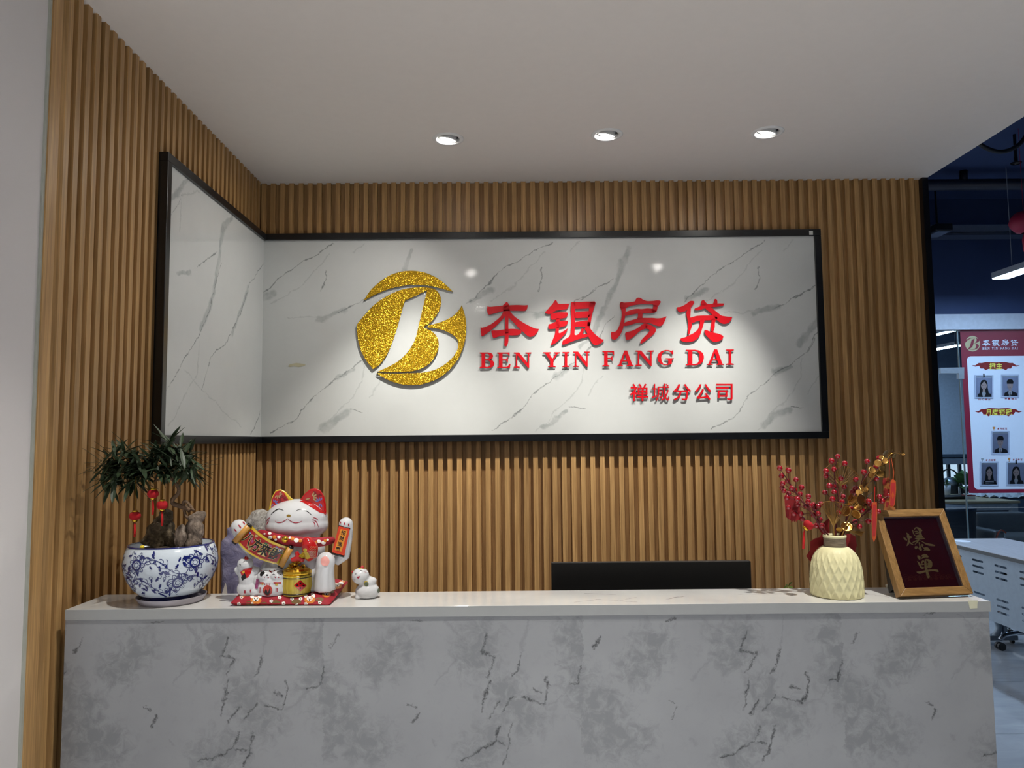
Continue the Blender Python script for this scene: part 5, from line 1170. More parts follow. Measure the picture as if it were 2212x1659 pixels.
gp_ = MB().hexa([F(x, y, -.0042) for x, y in gl_], [F(x, y, -.0030) for x, y in gl_]).build('glass_pane', clear('frame_glass', (0.98, 0.98, 0.98), 0.05, 0.0), pf)
sx = .045
MB().hexa([F(.012, .03, -dp), F(.05, .03, -dp), F(.05, .16, -dp), F(.012, .16, -dp)], [Vector((BL.x + .012, BL.y + .085, DT + .001)), Vector((BL.x + .05, BL.y + .087, DT + .001)), F(.05, .164, -dp - .004), F(.012, .164, -dp - .004)]).build('easel_leg', M_DARK, pf)
# small things behind the counter near the frame
M_LEAFG = P('young_leaf', (128, 156, 72), 0.5, var=0.15)
c = ony(1704, 1275, -1.15); t = thing('desk_plant', 'little green plant tip peeping over the counter', 'plant', (c.x, -1.15, .74))
MB().lathe([(.0, .0005), (.035, .0005), (.045, .08), (.040, .08), (.0, .07)], (c.x, -1.15, .74), 24).build('pot', M_CREAM, t, True)
MB().tube([(c.x, -1.15, .80), (c.x, -1.15, 1.0), ony(1702, 1268, -1.15)], .002, 6).build('stem', M_LEAFG, t)
for px, py in ((1692, 1271), (1697, 1263), (1712, 1256), (1716, 1272), (1704, 1275)):
    a_, b_ = ony(1702, 1268, -1.15), ony(px, py, -1.15 + rb.uniform(-.02, .01)); m_ = a_.lerp(b_, .5) + Vector((0, 0, .003)); s_ = (b_ - a_).normalized().cross(Vector((0, 1, 0))) * .0035
    MB().add([a_, m_ + s_, b_, m_ - s_], [(0, 1, 2, 3)]).build('leaf', M_LEAFG, t)
c = ony(1918, 1266, -1.345); t = thing('white_plug', 'small white plastic plug behind the picture frame', 'plug', (c.x, -1.36, DT))
MB().tube([(c.x - .012, -1.36, DT + .006), (c.x + .012, -1.36, DT + .006)], .0055, 12).build('body', P('plug_white', (226, 220, 204), 0.4), t, True)
MB().ell((c.x + .004, -1.36, DT + .017), (.0035, .0035, .006)).build('button', P('plug_tip', (236, 228, 214), 0.4), t, True)
# ================================================================== THE OFFICE BEYOND
YG = 2.90                                    # glass partition
ZB0, ZB1 = ony(2100, 712, YG).z, ony(2100, 679, YG).z
oc = MB().box((XE, -6.5, 3.60), (12.5, 10.5, 3.7)).build('ceiling_office', M_NAVY)
tag(oc, 'high dark navy open ceiling over the office', 'ceiling', kind='structure')
hw = MB().box((WB + .03, YG, ZB1), (12.5, YG + .12, 3.60)).build('wall_office_upper', M_NAVY); tag(hw, 'dark navy wall above the glass partition', 'wall', kind='structure')
bk = MB().box((WB + .03, YG - .02, ZB0), (12.5, YG + .14, ZB1)).build('trim_3', P('bulkhead_white', (190, 196, 210), 0.6)); tag(bk, 'pale bulkhead strip along the top of the glass', 'trim', kind='structure')
wr = MB().box((12.4, -6.5, 0), (12.5, 10.5, 3.6)).build('wall_right', M_NAVY); tag(wr, 'dark far right office wall', 'wall', kind='structure')
cs = MB().box((WB + .02, .125, HC - .2), (WB + .04, YG, 3.60)).box((-.12, .12, 0), (WB + .03, .20, 3.6)).build('wall_behind', M_NAVY); tag(cs, 'dark rear side of the slatted wall', 'wall', kind='structure')
fb = MB().box((-.15, -6.5, HC + .16), (XE, .13, 3.7)).build('ceiling_void', M_NAVY); tag(fb, 'boxed void above the dropped ceiling', 'ceiling', kind='structure')
# glass sheets
M_GLASS = clear('partition_glass', (0.86, 0.92, 0.96), 0.06, 0.0)
M_STEEL = P('brushed_steel', (150, 158, 168), 0.35, 0.8)
gx = [ony(1990, 900, YG).x, ony(2083, 900, YG).x, ony(2083, 900, YG).x + 1.5, ony(2083, 900, YG).x + 3.0]
wn = thing('glass_partition', 'frameless glass partition carrying the red and white poster', 'partition', (gx[1], YG, 0))
for x0, x1 in zip(gx[:-1], gx[1:]): MB().box((x0 + .003, YG + .03, 0.01), (x1 - .003, YG + .042, ZB0)).build('glass_sheet', M_GLASS, wn)
for px in (2083,): MB().box((gx[1] - .004, YG + .029, .01), (gx[1] + .004, YG + .043, ZB0)).build('edge_joint', P('glass_edge', (96, 116, 122), 0.2), wn)
p = [ony(x, y, YG) for x, y in ((2035, 794), (2086, 793), (2086, 818), (2074, 818), (2074, 806), (2035, 806))]
MB().add([v + Vector((0, .02, 0)) for v in p] + [v + Vector((0, .05, 0)) for v in p], [(5, 4, 3, 2, 1, 0), (6, 7, 8, 9, 10, 11)] + [(i, (i + 1) % 6, 6 + (i + 1) % 6, 6 + i) for i in range(6)]).build('patch_fitting', M_STEEL, wn)
# poster
M_PRED = P('poster_crimson', (128, 26, 52), 0.35, var=0.04); M_PWH = P('poster_white', (214, 224, 240), 0.35, var=0.01); M_PGOLD = P('poster_gold', (182, 172, 136), 0.4)
M_PDR = P('ribbon_red', (128, 20, 24), 0.4, var=0.25, scale=40); M_PYEL = P('poster_yellow', (228, 220, 90), 0.4)
pq = lambda x, y, n=0.0: ony(x, y, YG + .028 - n)
po = thing('wall_poster', 'red and white staff ranking poster on the glass partition', 'poster', pq(2096, 1065))
zt_, zb_ = pq(2120, 713).z, pq(2120, 1065).z; xl_ = pq(2084, 900).x; xr_ = xl_ + 1.15
MB().box((xl_, YG + .0275, zb_), (xr_, YG + .0295, zt_)).build('red_sheet', M_PRED, po)
z1w, z0w = pq(2120, 769.5).z, pq(2120, 1057).z; x0w = pq(2095.5, 900).x
rc_ = .035
rr = []
for cx_, cz_, a0 in ((xr_ - .05, z1w - rc_, 0), (x0w + rc_, z1w - rc_, 90), (x0w + rc_, z0w + rc_, 180), (xr_ - .05, z0w + rc_, 270)):
    rr += [(cx_ + rc_ * math.cos(math.radians(a0 + k * 15)), cz_ + rc_ * math.sin(math.radians(a0 + k * 15))) for k in range(7)]
MB().glyph([(rr, [])], lambda p: Vector((p[0], YG + .0268, p[1])), lambda p: Vector((p[0], YG + .0275, p[1]))).build('white_field', M_PWH, po)
pr = lambda n: (lambda p: pq(p[0], p[1], n))
k = 17.0 / 690
MB().glyph([([(2101 + (x - 825) * k, 742.3 + (y - 822) * k) for x, y in s], []) for s in LOGO], pr(.002)).build('logo_print', M_PGOLD, po)
hd_ = MB()
for fn, S, x0, sx0 in ((b2, BEN, 2122, 120), (b2, YIN, 2142.5, 1160), (b3, FANG, 2163, 130), (b3, DAI, 2183, 1180)):
    hd_.glyph([([(x0 + (x - sx0) * 17.5 / 950, 733.5 + (y - 190) * 15 / 770) for x, y in chaikin(s, 1)], []) for s in S], pr(.002))
xx = 2122.0
for ch in 'BEN YIN FANG DAI':
    if ch == ' ': xx += 3.2; continue
    w_ = 2.2 if ch == 'I' else 4.9
    o_, hs_ = GL[ch]; hd_.glyph([([(xx + w_ * p[0], 755.6 - 5.0 * p[1] - (xx - 2122) * .01) for p in o_], [[(xx + w_ * p[0], 755.6 - 5.0 * p[1] - (xx - 2122) * .01) for p in h] for h in hs_])], pr(.002)); xx += w_ + .75
hd_.build('title_print', M_PWH, po)
def banner(cx, cy, text, size):
    rib = [[(cx - 52, cy - 2), (cx - 44, cy - 2), (cx - 37, cy - 7), (cx - 30, cy - 7), (cx - 20, cy - 9), (cx, cy - 8), (cx + 20, cy - 9), (cx + 30, cy - 7), (cx + 37, cy - 7), (cx + 44, cy - 2), (cx + 52, cy - 2), (cx + 44, cy + 1), (cx + 36, cy - 1), (cx + 33, cy + 5), (cx + 26, cy + 5), (cx + 22, cy + 9), (cx + 16, cy + 6), (cx, cy + 7), (cx - 16, cy + 6), (cx - 22, cy + 9), (cx - 26, cy + 5), (cx - 33, cy + 5), (cx - 36, cy - 1), (cx - 44, cy + 1)]]
    MB().glyph([(r, []) for r in rib], pr(.002)).build('ribbon_print', M_PDR, po)
    m = MB(); n = len(text)
    for i, ch in enumerate(text):
        v2, f2 = char(ch, .03); m.tris(v2, f2, lambda p: pq(cx + (i - (n - 1) / 2) * size * 1.08 + size * p[0], cy - size * p[1] * 1.05, .003))
    m.build('banner_lettering', M_PYEL, po)
banner(2151, 791, '擂主', 13.5); banner(2157, 890.5, '月度销冠', 13.5)
def caption(cx, cy, text, size, m):
    mb = MB(); n = len(text)
    for i, ch in enumerate(text):
        v2, f2 = char(ch, .02); mb.tris(v2, f2, lambda p: pq(cx + (i - (n - 1) / 2) * size * 1.18 + size * p[0], cy - size * p[1], .002))
    mb.build('caption_lettering', m, po)
M_CRP = P('caption_red', (150, 24, 44), 0.4); M_CUPG = P('trophy_gold', (190, 130, 70), 0.4); M_CUPS = P('trophy_silver', (140, 150, 160), 0.4)
caption(2126.5, 862, '回收擂主', 6.0, M_CRP); caption(2183.5, 860.5, '单量擂主', 6.0, M_CRP)
for cx, cy, tx_, m in ((2165, 926, '本月冠军', M_CUPG), (2140, 994, '本月亚军', M_CUPS), (2198, 993, '本月季军', M_CUPG)):
    caption(cx, cy, tx_, 4.8, M_CRP)
    MB().glyph([([(cx - 21, cy - 4), (cx - 15, cy - 4), (cx - 16, cy), (cx - 17.4, cy + 1.5), (cx - 17.4, cy + 3), (cx - 16, cy + 4), (cx - 20, cy + 4), (cx - 18.6, cy + 3), (cx - 18.6, cy + 1.5), (cx - 20, cy)], [])], pr(.002)).build('trophy_print', m, po)
M_SLV = clear('card_sleeve', (0.96, 0.97, 0.98), 0.08, 0.05); M_PBG = P('portrait_backdrop', (178, 188, 224), 0.5); M_SUIT = P('portrait_suit', (26, 28, 38), 0.6); M_HAIR = P('portrait_hair', (20, 20, 28), 0.6); M_SKIN = P('portrait_skin', (216, 192, 190), 0.6); M_SHIRT = P('portrait_shirt', (224, 228, 240), 0.6)
def portrait(x0, y0, x1, y1, hair, label, clip=False, tie=False, dress=False):
    t = thing('portrait_card', label, 'photo card', pq((x0 + x1) / 2, y1), 'portrait cards on the poster')
    X = lambda u: x0 + (x1 - x0) * u
    Yp = lambda v: y0 + (y1 - y0) * v
    R = lambda pts: [(X(u), Yp(v)) for u, v in pts]
    lay = lambda n: (lambda p: pq(p[0], p[1], .003 + n * .0008))
    sl_ = MB().glyph([(R([(0, 0), (1, 0), (1, 1), (0, 1)]), [])], lambda p: pq(*p, .0062), lambda p: pq(*p, .0058)).build('sleeve', M_SLV, t)
    fr_ = MB().glyph([(R([(0, 0), (1, 0), (1, 1), (0, 1)]), [R([(.07, .06), (.07, .94), (.93, .94), (.93, .06)])])], lambda p: pq(*p, .0068), lambda p: pq(*p, .0030)).build('sleeve_edge', P('sleeve_edge_grey', (168, 180, 204), 0.3), t)
    ph = MB().glyph([(R([(.10, .12), (.92, .12), (.92, .93), (.10, .93)]), [])], lay(0), lambda p: pq(*p, .0022)).build('photo', M_PBG, t)
    def pl(polys, n, m, nm): MB().glyph([(R(q), []) for q in polys], lay(n)).build(nm, m, ph)
    if hair == 'long':
        pl([[(.5, .20), (.38, .23), (.31, .34), (.30, .55), (.26, .80), (.36, .82), (.64, .82), (.76, .80), (.70, .55), (.69, .34), (.62, .23)]], 1, M_HAIR, 'hair_print')
    else:
        pl([[(.5, .20), (.38, .22), (.32, .30), (.33, .40), (.67, .40), (.68, .30), (.62, .22)]], 3, M_HAIR, 'hair_print')
    pl([[(.18, .93), (.20, .80), (.36, .73), (.45, .70), (.55, .70), (.64, .73), (.86, .80), (.90, .93)]], 2, M_SUIT, 'jacket_print')
    if dress: pl([[(.3, .80), (.75, .78), (.75, .82), (.3, .84)], [(.3, .87), (.75, .85), (.75, .88), (.3, .90)]], 3, M_SHIRT, 'stripe_print')
    else: pl([[(.42, .72), (.58, .72), (.60, .80), (.53, .93), (.45, .93), (.40, .80)]], 3, M_SHIRT, 'shirt_print')
    pl([circle(.5, .45 if hair == 'long' else .47, .155, .17, 16), [(.44, .58), (.56, .58), (.57, .72), (.5, .76), (.43, .72)]], 2.5, M_SKIN, 'face_print')
    if hair == 'long': pl([[(.5, .24), (.40, .28), (.34, .40), (.38, .40), (.46, .31), (.52, .27), (.62, .38), (.66, .42), (.64, .30)]], 3, M_HAIR, 'fringe_print')
    pl([[(.41, .44), (.46, .44), (.46, .455), (.41, .455)], [(.54, .44), (.59, .44), (.59, .455), (.54, .455)], [(.47, .55), (.53, .55), (.52, .565), (.48, .565)]], 3.2, M_MAR, 'feature_print')
    if tie: pl([[(.47, .75), (.53, .75), (.515, .80), (.54, .90), (.50, .93), (.46, .90), (.485, .80)]], 4, M_HAIR, 'tie_print')
    if clip: pl([[(.46, -.06), (.53, -.06), (.54, .10), (.47, .10)]], 6, M_BLKP, 'black_clip')
portrait(2105, 810, 2146, 861, 'long', 'upper left portrait card, long-haired sitter in dark jacket, black clip', True)
portrait(2162, 809, 2202, 859, 'short', 'upper right portrait card, short-haired sitter in glasses and tie', False, True)
portrait(2141, 931, 2181, 982, 'short', 'portrait card alone in the middle row of the poster', False, True)
portrait(2117, 997, 2157, 1050, 'long', 'lower left portrait card, sitter in black striped top', False, False, True)
portrait(2174, 997, 2216, 1049, 'long', 'lower right portrait card with black clip at the picture edge', True)
# trunking, pipe, cables and fittings under the dark ceiling
M_GREYB = P('grey_trunking', (96, 106, 126), 0.5)
z0_, z1_ = ony(2100, 512, YG - .25).z, ony(2100, 489, YG - .25).z
tk_ = thing('cable_trunking', 'grey cable trunking running along the dark office ceiling', 'trunking', (7.5, YG - .25, z0_))
MB().box((WB + .05, YG - .30, z0_ + .03), (12.3, YG - .18, z1_)).build('channel', M_GREYB, tk_)
MB().box((WB + .05, YG - .31, z0_), (12.3, YG - .17, z0_ + .022)).build('lower_lip', P('dark_lip', (60, 68, 86), 0.5), tk_)
for xh in (4.0, 6.0, 8.0): MB().tube([(xh, YG - .24, z1_), (xh, YG - .24, 3.60)], .006, 6).build('hanger', M_GREYB, tk_)
z_ = ony(2100, 399, 2.2).z
pi_ = thing('ceiling_pipe', 'dark horizontal pipe below the office ceiling', 'pipe', (7, 2.2, z_))
MB().tube([(WB + .05, 2.2, z_), (12.3, 2.2, z_)], .045, 14).build('run', P('pipe_navy', (30, 38, 56), 0.45), pi_, True)
MB().tube([(ony(2081, 399, 2.2).x, 2.2, z_), (ony(2081, 360, 2.2).x, 2.2, 3.6)], .030, 12).build('riser', P('pipe_black', (14, 18, 28), 0.5), pi_, True)
cb2 = spline([tuple(ony(x, y, 1.1)) for x, y in ((2095, 290), (2112, 308), (2135, 322), (2162, 328), (2190, 320), (2212, 300), (2240, 250))], 5)
tag(MB().tube(cb2, .014, 8).build('ceiling_cable', P('cable_black', (10, 13, 20), 0.5), None, True, cb2[3]), 'thick black cable looping below the office ceiling', 'cable')
c = ony(2195, 354, 1.5); t = thing('sprinkler', 'small dark sprinkler head under the office ceiling', 'sprinkler', c)
MB().lathe([(.03, 0), (.035, .008), (.012, .012), (.012, .05)], c, 16).build('head', M_TRIM, t, True); MB().tube([c + Vector((0, 0, .05)), (c.x, c.y, 3.6)], .010, 8).build('drop', M_TRIM, t)
c = ony(2012, 508, YG - .5); t = thing('ceiling_speaker', 'dark box with pale underside hung below the trunking', 'speaker', c)
MB().box(c - Vector((.02, .10, -.01)), c + Vector((.12, .10, .07))).build('case', M_TRIM, t, bev=.01); MB().box(c - Vector((.0, .09, -.004)), c + Vector((.10, .09, .0095))).build('underside', M_GREYB, t)
MB().tube([c + Vector((.05, 0, .07)), (c.x + .05, c.y, 3.6)], .008, 6).build('drop', M_TRIM, t)
M_FES = P('festive_red', (150, 24, 58), 0.6)
c = ony(2212, 480, 1.4); t = thing('hanging_lantern', 'dark red hanging lantern cut by the right picture edge', 'lantern', c)
MB().lathe([(.02, -.075), (.05, -.065), (.080, -.03), (.088, 0), (.080, .03), (.05, .065), (.02, .075)], c, 26, rad=lambda r, z, a: r * (1 + .03 * abs(math.sin(a * 6)))).build('body', M_FES, t, True)
MB().tube([c + Vector((0, 0, .075)), (c.x, c.y, 3.6)], .0015, 6).build('cord', M_FES, t); MB().tube([c - Vector((0, 0, .075)), c - Vector((0, 0, .12)), c - Vector((0, 0, .2))], [.004, .018, .014], 10).build('tassel', M_FES, t, True)
# linear lamps
M_TUBE = emit('cool_led', (0.52, 0.74, 1.0), TUBE_E); M_HOUS = P('lamp_housing', (150, 156, 166), 0.4)
def tube_lamp(x0, y0, y1, z, label, wd=.13):
    t = thing('linear_lamp', label, 'lamp', (x0 + wd / 2, (y0 + y1) / 2, z), 'cool white linear office lamps')
    MB().box((x0, y0, z + .004), (x0 + wd, y1, z + .05)).build('housing', M_HOUS, t)
    MB().box((x0 + .004, y0 + .004, z), (x0 + wd - .004, y1 - .004, z + .004)).build('diffuser', M_TUBE, t)
    for y in (y0 + .15, y1 - .15): MB().tube([(x0 + wd / 2, y, z + .05), (x0 + wd / 2, y, 3.60)], .0025, 5).build('wire', M_HOUS, t)
pz = ony(2142, 603, 2.28)
tube_lamp(pz.x, .7, 2.28, pz.z, 'cool white linear lamp hanging at the right picture edge')
tube_lamp(7.0, -.8, .8, 2.9, 'added cool white linear lamp, unseen, further right in the office')  # extra office lamp out of view, added for ambient light
p1_, p2_ = ony(2010, 758, 5.7), ony(2070, 747, 5.2)  # lamp built in place of a tube's reflection in the glass
t = thing('linear_lamp', 'slanting white lamp standing in for a tube reflection in the glass', 'lamp', (p1_ + p2_) / 2, 'cool white linear office lamps')
d_ = (p2_ - p1_); wz_ = [MB().tube([q_ + Vector((0, 0, .05)), (q_.x, q_.y, 2.95)], .003, 5).build('wire', M_HOUS, t) for q_ in (p1_, p2_ - (p2_ - p1_) * .1)]; s_ = Vector((-d_.y, d_.x, 0)).normalized() * .045; up_ = Vector((0, 0, .05))
p0_ = p1_ - d_ * 1.0
MB().hexa([p0_ - s_, p2_ - s_, p2_ + s_, p0_ + s_], [p0_ - s_ + up_ * .2, p2_ - s_ + up_ * .2, p2_ + s_ + up_ * .2, p0_ + s_ + up_ * .2]).build('diffuser', M_TUBE, t)
MB().hexa([p0_ - s_ + up_ * .2, p2_ - s_ + up_ * .2, p2_ + s_ + up_ * .2, p0_ + s_ + up_ * .2], [p0_ - s_ + up_, p2_ - s_ + up_, p2_ + s_ + up_, p0_ + s_ + up_]).build('housing', M_HOUS, t)
# room behind the glass: far wall with blind over a low window
YW = 6.95
zr0, zr1 = ony(2060, 1003, YW).z, ony(2060, 1036, YW).z
fw_ = MB().box((3.4, YW, 1.22), (12.4, YW + .12, 3.6)).box((3.4, YW, 0), (12.4, YW + .12, .62)).box((3.4, YW, .62), (6.4, YW + .12, 1.22)).build('wall_far', P('far_wall_blue', (86, 104, 128), 0.7)); tag(fw_, 'blue-grey far wall of the room behind the glass', 'wall', kind='structure')
zc = MB().box((3.4, YG + .14, 2.95), (12.4, YW, 3.0)).build('ceiling_glass_room', P('glass_room_ceiling', (60, 72, 92), 0.8)); tag(zc, 'dim ceiling of the room behind the glass', 'ceiling', kind='structure')
wi = MB().box((6.4, YW + .02, .62), (9.6, YW + .05, .66)).box((6.4, YW + .02, 1.18), (9.6, YW + .05, 1.22)).build('window_1', P('window_dark_frame', (48, 58, 70), 0.4)); tag(wi, 'low window with dark mullions behind the plants', 'window', kind='structure')
x = 6.4
while x < 9.6:
    MB().box((x, YW + .02, .66), (x + .035, YW + .06, 1.18)).build('mullion', wi.data.materials[0], wi); x += .158
MB().box((6.4, YW + .035, .66), (9.6, YW + .04, 1.18)).build('pane', M_GLASS, wi)
bd = thing('roller_blind', 'grey roller blind drawn low over the far window', 'blind', (7.6, YW - .05, ony(2060, 985, YW).z))
zbb, ztb = ony(2060, 981, YW - .05).z, ony(2060, 807, YW - .05).z
MB().box((6.2, YW - .055, zbb), (10.0, YW - .05, ztb)).build('fabric', P('blind_grey', (186, 198, 214), 0.8), bd); MB().box((6.2, YW - .07, zbb - .045), (10.0, YW - .04, zbb)).build('bottom_rail', P('blind_rail', (70, 84, 100), 0.5), bd)
sl2 = MB().box((6.3, YW - .10, ony(2060, 1003, YW - .06).z), (10, YW - .06, zbb - .06)).build('trim_4', P('window_head_grey', (120, 134, 150), 0.6)); tag(sl2, 'grey window head strip under the blind', 'trim', kind='structure')
# desk behind the glass
M_DTOP = wood('light_desk_top', (176, 158, 124), (206, 190, 156), ax=0, rnd=0); M_DLEG = P('white_steel_leg', (176, 186, 196), 0.4)
e1 = onz(2204, 1082, .75); e0y = e1.y; e1x = e1.x
dk2 = thing('office_desk', 'light wood-topped desk with white steel frame behind the glass', 'desk', (e1x - .9, e0y + .6, 0))
MB().box((e1x - 1.8, e0y, .725), (e1x, e0y + 1.25, .75)).build('desktop', M_DTOP, dk2)
MB().box((e1x - 1.78, e0y + .04, .64), (e1x - .03, e0y + .07, .715)).build('apron', M_DLEG, dk2)
for x_, y_ in ((e1x - .085, e0y + .03), (e1x - .085, e0y + 1.15), (e1x - 1.78, e0y + .03), (e1x - 1.78, e0y + 1.15)): MB().hexa([(x_ + .02, y_, 0), (x_ + .08, y_, 0), (x_ + .08, y_ + .06, 0), (x_ + .02, y_ + .06, 0)], [(x_, y_, .725), (x_ + .075, y_, .725), (x_ + .075, y_ + .06, .725), (x_, y_ + .06, .725)]).build('leg', M_DLEG, dk2)
M_GRN = P('office_leaf', (74, 112, 66), 0.5, var=0.3, scale=15)
def bush(name, label, px, py, n, r, potm, pr_, ph, Y):
    c = onz(px, py, .75) if Y is None else ony(px, py, Y); c.z = .75
    t = thing(name, label, 'plant', c)
    MB().lathe([(0, .0008), (pr_ * .8, .0008), (pr_, ph), (pr_ * .9, ph), (0, ph * .9)], c, 20).build('pot', potm, t, True)
    for i in range(n):
        a = rb.uniform(0, 6.28); el = rb.uniform(.0, 1.3); L = r * rb.uniform(.6, 1.1)
        d = Vector((math.cos(a) * math.cos(el), math.sin(a) * math.cos(el), math.sin(el))); s = d.cross(Vector((0, 0, 1))).normalized() * L * .22
        p0 = c + Vector((0, 0, ph)) + d * L * .25; p1 = c + Vector((0, 0, ph)) + d * L
        MB().add([p0, p0.lerp(p1, .5) + s + Vector((0, 0, .01)), p1 - Vector((0, 0, L * .12)), p0.lerp(p1, .5) - s + Vector((0, 0, .01))], [(0, 1, 2, 3)]).build('leaf', M_GRN, t)
bush('potted_plant', 'small plant in a white square planter by the black trim', 2043, 1073, 22, .09, P('planter_white', (196, 200, 206), 0.5), .062, .145, None)
bush('potted_plant', 'larger leafy green plant on the desk behind the glass', 2086, 1066, 60, .27, P('planter_dark', (60, 62, 66), 0.5), .07, .09, None)
c = onz(2066, 1077, .75); t = thing('document_tray', 'flat black tray lying on the office desk', 'tray', (c.x, c.y, .75))
MB().hexa([(c.x - .22, c.y - .10, .7508), (c.x + .08, c.y - .10, .7508), (c.x + .12, c.y + .12, .7508), (c.x - .22, c.y + .12, .7508)], [(c.x - .24, c.y - .12, .775), (c.x + .12, c.y - .12, .790), (c.x + .15, c.y + .14, .790), (c.x - .24, c.y + .14, .775)]).build('shell', M_DARK, t)
c = onz(2089, 1078, .75); t = thing('card_box', 'small white box with dark red edge on the office desk', 'box', (c.x, c.y, .75))
MB().box((c.x - .03, c.y - .05, .7508), (c.x + .07, c.y + .05, .79)).build('carton', P('carton_white', (206, 204, 212), 0.6), t); MB().box((c.x - .034, c.y - .054, .79), (c.x + .074, c.y + .054, .80)).build('lid', M_MAR, t)
c = onz(2052, 1066, .75); t = thing('desk_kettle', 'steel kettle with arched black handle on the office desk', 'kettle', (c.x, c.y, .75))
MB().lathe([(.0, .10), (.085, .10), (.095, .14), (.080, .19), (.03, .21), (0, .215)], (c.x, c.y, .75), 24).build('body', M_STEEL, t, True); MB().lathe([(0, .001), (.10, .001), (.10, .10), (0, .10)], (c.x, c.y, .75), 24).build('warmer', M_DARK, t)
MB().tube(spline([(c.x - .09, c.y, .90), (c.x - .08, c.y, 1.03), (c.x, c.y, 1.07), (c.x + .09, c.y, 1.03), (c.x + .12, c.y, .92)], 4), .010, 7).build('handle', M_DARK, t, True)
c = onz(2178, 1074, .75); q = MB().grid(lambda u, v: Vector((c.x - .30 + u * .72, c.y - .1 + v * .5, .752 + .085 * abs(noise.noise(Vector((u * 6, v * 4, 3)))) + .03 * math.sin(u * 3.1) * math.sin(v * 3.1))), 24, 14)
tag(q.build('crumpled_sheet', P('tissue_white', (206, 212, 220), 0.7), None, False, (c.x, c.y, .752)), 'crumpled white sheet heaped on the office desk', 'sheet', None)
# seats and bin below the desk
c = ony(2080, 1165, 4.3); zt2 = ony(2080, 1097, 4.3).z
t = thing('waste_bin', 'dark round bin standing below the office desk', 'bin', (c.x - .10, 4.45, 0))
MB().lathe([(0, .001), (.27, .001), (.295, zt2 - .03), (.300, zt2 - .02)], (c.x - .10, 4.45, 0), 40).build('drum', P('bin_navy', (30, 42, 56), 0.4), t, True)
MB().lathe([(.302, zt2 - .022), (.304, zt2 - .004), (.295, zt2), (.27, zt2 + .004), (0, zt2 + .008)], (c.x - .10, 4.45, 0), 40).build('lid', P('bin_lid', (66, 80, 98), 0.3), t, True)
def easy(cx, cy, m, label, piping=None):
    t = thing('lounge_chair', label, 'chair', (cx, cy, 0))
    q = remesh(MB().box((cx - .30, cy - .28, .30), (cx + .30, cy + .25, .46)), .03, 4); q.build('seat', m, t, True)
    q = remesh(MB().box((cx - .30, cy + .18, .40), (cx + .30, cy + .36, .66)), .03, 4); q.build('backrest', m, t, True)
    for s in (-1, 1):
        q = remesh(MB().box((cx + s * .33 - .06, cy - .26, .18), (cx + s * .33 + .06, cy + .30, .52)), .03, 4); q.build('armrest', m, t, True)
        for y in (-.22, .24): MB().tube([(cx + s * .30, cy + y, 0), (cx + s * .30, cy + y, .31)], .02, 8).build('leg', M_DARK, t)
    if piping: MB().tube(spline([(cx - .40, cy - .27, .25), (cx - .38, cy - .28, .45), (cx - .33, cy - .28, .53), (cx - .28, cy - .28, .50)], 4), .008, 6).build('piping', piping, t)
easy(ony(2192, 1150, 4.55).x, 4.55, P('grey_leather', (112, 114, 116), 0.4), 'grey lounge chair with orange piping under the office desk', P('orange_piping', (176, 80, 54), 0.5))
easy(ony(2165, 1140, 5.9).x, 5.9, P('navy_fabric', (22, 34, 62), 0.7), 'dark navy padded chair deep under the office desk')
# folding training table with perforated modesty panel
TX0, TX1, TY0, TY1, TZ = 4.345, 4.885, .55, 2.10, .74
M_TT = wood('pale_table_top', (150, 146, 150), (176, 172, 176), ax=1, rnd=0); M_TEDGE = P('table_edge_dark', (58, 62, 66), 0.5); M_TSTEEL = P('grey_table_steel', (128, 142, 156), 0.35, 0.1)
ft = thing('folding_table', 'grey folding table with slotted front panel beside the desk', 'table', ((TX0 + TX1) / 2, (TY0 + TY1) / 2, 0))
MB().box((TX0, TY0, TZ - .003), (TX1, TY1, TZ)).build('tabletop', M_TT, ft); MB().box((TX0, TY0, TZ - .026), (TX1, TY1, TZ - .003)).build('edge_band', M_TEDGE, ft)
zs0, zs1 = .28, TZ - .03
slots = []
f_x = TX0 + .035
for row_px, zz in ((0, 0), (1, 0)):
    for cy_ in (1.86, 1.62, 1.38, 1.14, .90):
        for k_ in range(3):
            zc_ = (.655 - k_ * .040) if row_px == 0 else (.435 - k_ * .040)
            slots.append([(cy_ - .055, zc_ - .007), (cy_ + .055, zc_ - .007), (cy_ + .062, zc_), (cy_ + .055, zc_ + .007), (cy_ - .055, zc_ + .007), (cy_ - .062, zc_)])
MB().glyph([([(TY0 + .08, zs0), (TY1 - .06, zs0), (TY1 - .06, zs1), (TY0 + .08, zs1)], slots)], lambda p: Vector((f_x, p[0], p[1])), lambda p: Vector((f_x + .004, p[0], p[1]))).build('modesty_panel', M_TSTEEL, ft)
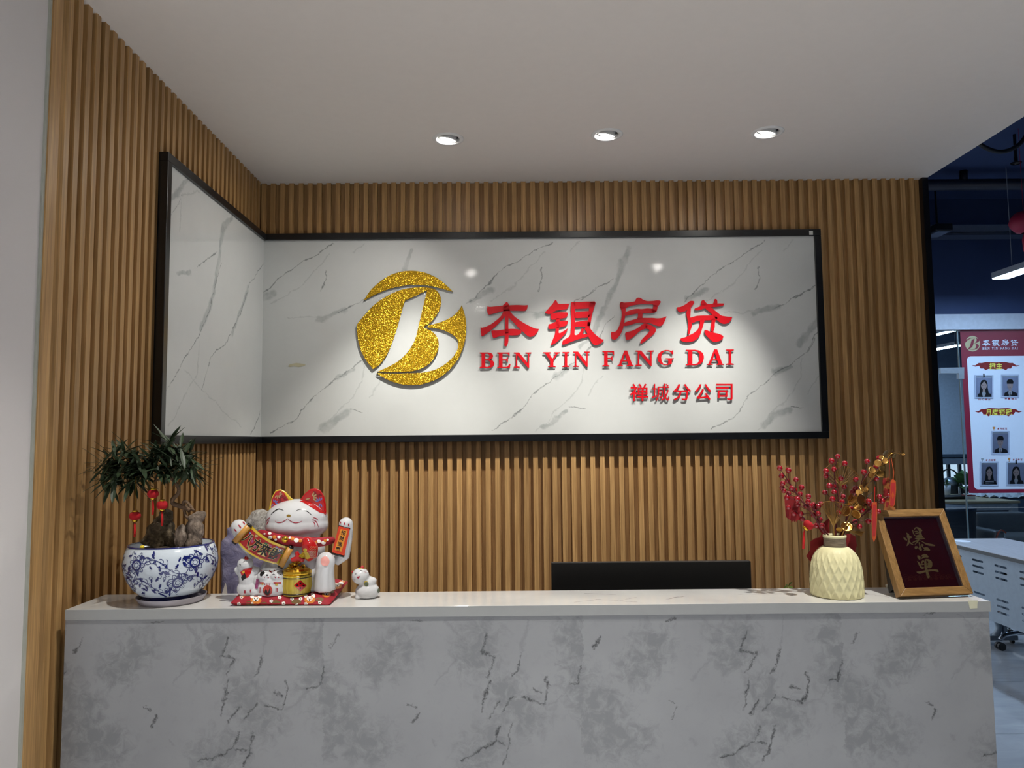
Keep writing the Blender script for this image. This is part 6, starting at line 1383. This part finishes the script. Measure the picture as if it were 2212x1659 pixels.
for y_ in (TY1 - .10, TY0 + .10):
    MB().tube(spline([(TX0 + .10, y_, TZ - .03), (TX0 + .14, y_, .50), (TX0 + .34, y_, .24), (TX0 + .40, y_, .12), (TX0 + .36, y_, .04)], 5), .022, 10).build('curved_leg', M_TSTEEL, ft, True)
    MB().box((TX0 + .02, y_ - .03, .025), (TX1 - .02, y_ + .03, .06)).build('foot', M_TSTEEL, ft, bev=.008)
    MB().tube([(TX0 + .44, y_, .05), (TX0 + .44, y_, TZ - .03)], .018, 8).build('post', M_TSTEEL, ft)
    for x_ in (TX0 + .05, TX1 - .05): MB().tube([(x_, y_ - .012, .013), (x_, y_ + .012, .013)], .0128, 12).build('castor', M_DARK, ft)
q = onz(2078, 1169, TZ); t = thing('paper_slip', 'white paper slip lying on the folding table', 'paper', q)
MB().glyph([(circle(q.x, q.y, .05, .07, 16), [])], lambda p: Vector((p[0], p[1], TZ + .0012)), lambda p: Vector((p[0], p[1], TZ + .0004))).build('sheet', P('slip_white', (222, 226, 236), 0.6), t)
# swivel chair pushed behind the folding table
ccx, ccy = 5.02, 1.80
sc2 = thing('swivel_chair', 'black swivel chair with chrome star base by the folding table', 'chair', (ccx, ccy, 0))
M_CHR = P('chrome', (170, 176, 184), 0.12, 1.0)
for k in range(5):
    a = math.radians(176 + 72 * k); d = Vector((math.cos(a), math.sin(a), 0)); n_ = Vector((-d.y, d.x, 0)); o_ = Vector((ccx, ccy, 0))
    lg_ = MB().tube(spline([tuple(o_ + Vector((0, 0, .12)) + d * .03), tuple(o_ + d * .20 + Vector((0, 0, .125))), tuple(o_ + d * .34 + Vector((0, 0, .105))), tuple(o_ + d * .385 + Vector((0, 0, .07)))], 5), .016, 10).build('base_arm', M_CHR, sc2, True)
    cc = o_ + d * .385 + Vector((0, 0, .0275)); w_ = MB()
    w_.tube([cc - n_ * .026, cc - n_ * .006], .0270, 16).tube([cc + n_ * .006, cc + n_ * .026], .0270, 16); w_.tube([cc - n_ * .008, cc + n_ * .008], .012, 8)
    tag(w_.build('castor', M_DARK, lg_), 'black twin-wheel castor')
MB().tube([(ccx, ccy, .09), (ccx, ccy, .44)], .025, 12).build('gas_column', M_CHR, sc2, True)
remesh(MB().box((ccx - .22, ccy - .23, .45), (ccx + .22, ccy + .23, .53)), .02, 4).build('seat', M_DARK, sc2, True)
remesh(MB().box((ccx + .20, ccy - .21, .60), (ccx + .25, ccy + .21, .98)), .02, 3).build('backrest', M_DARK, sc2, True)
MB().tube([(ccx + .05, ccy, .45), (ccx + .24, ccy, .50), (ccx + .245, ccy, .68)], .016, 8).build('back_bracket', M_DARK, sc2, True)
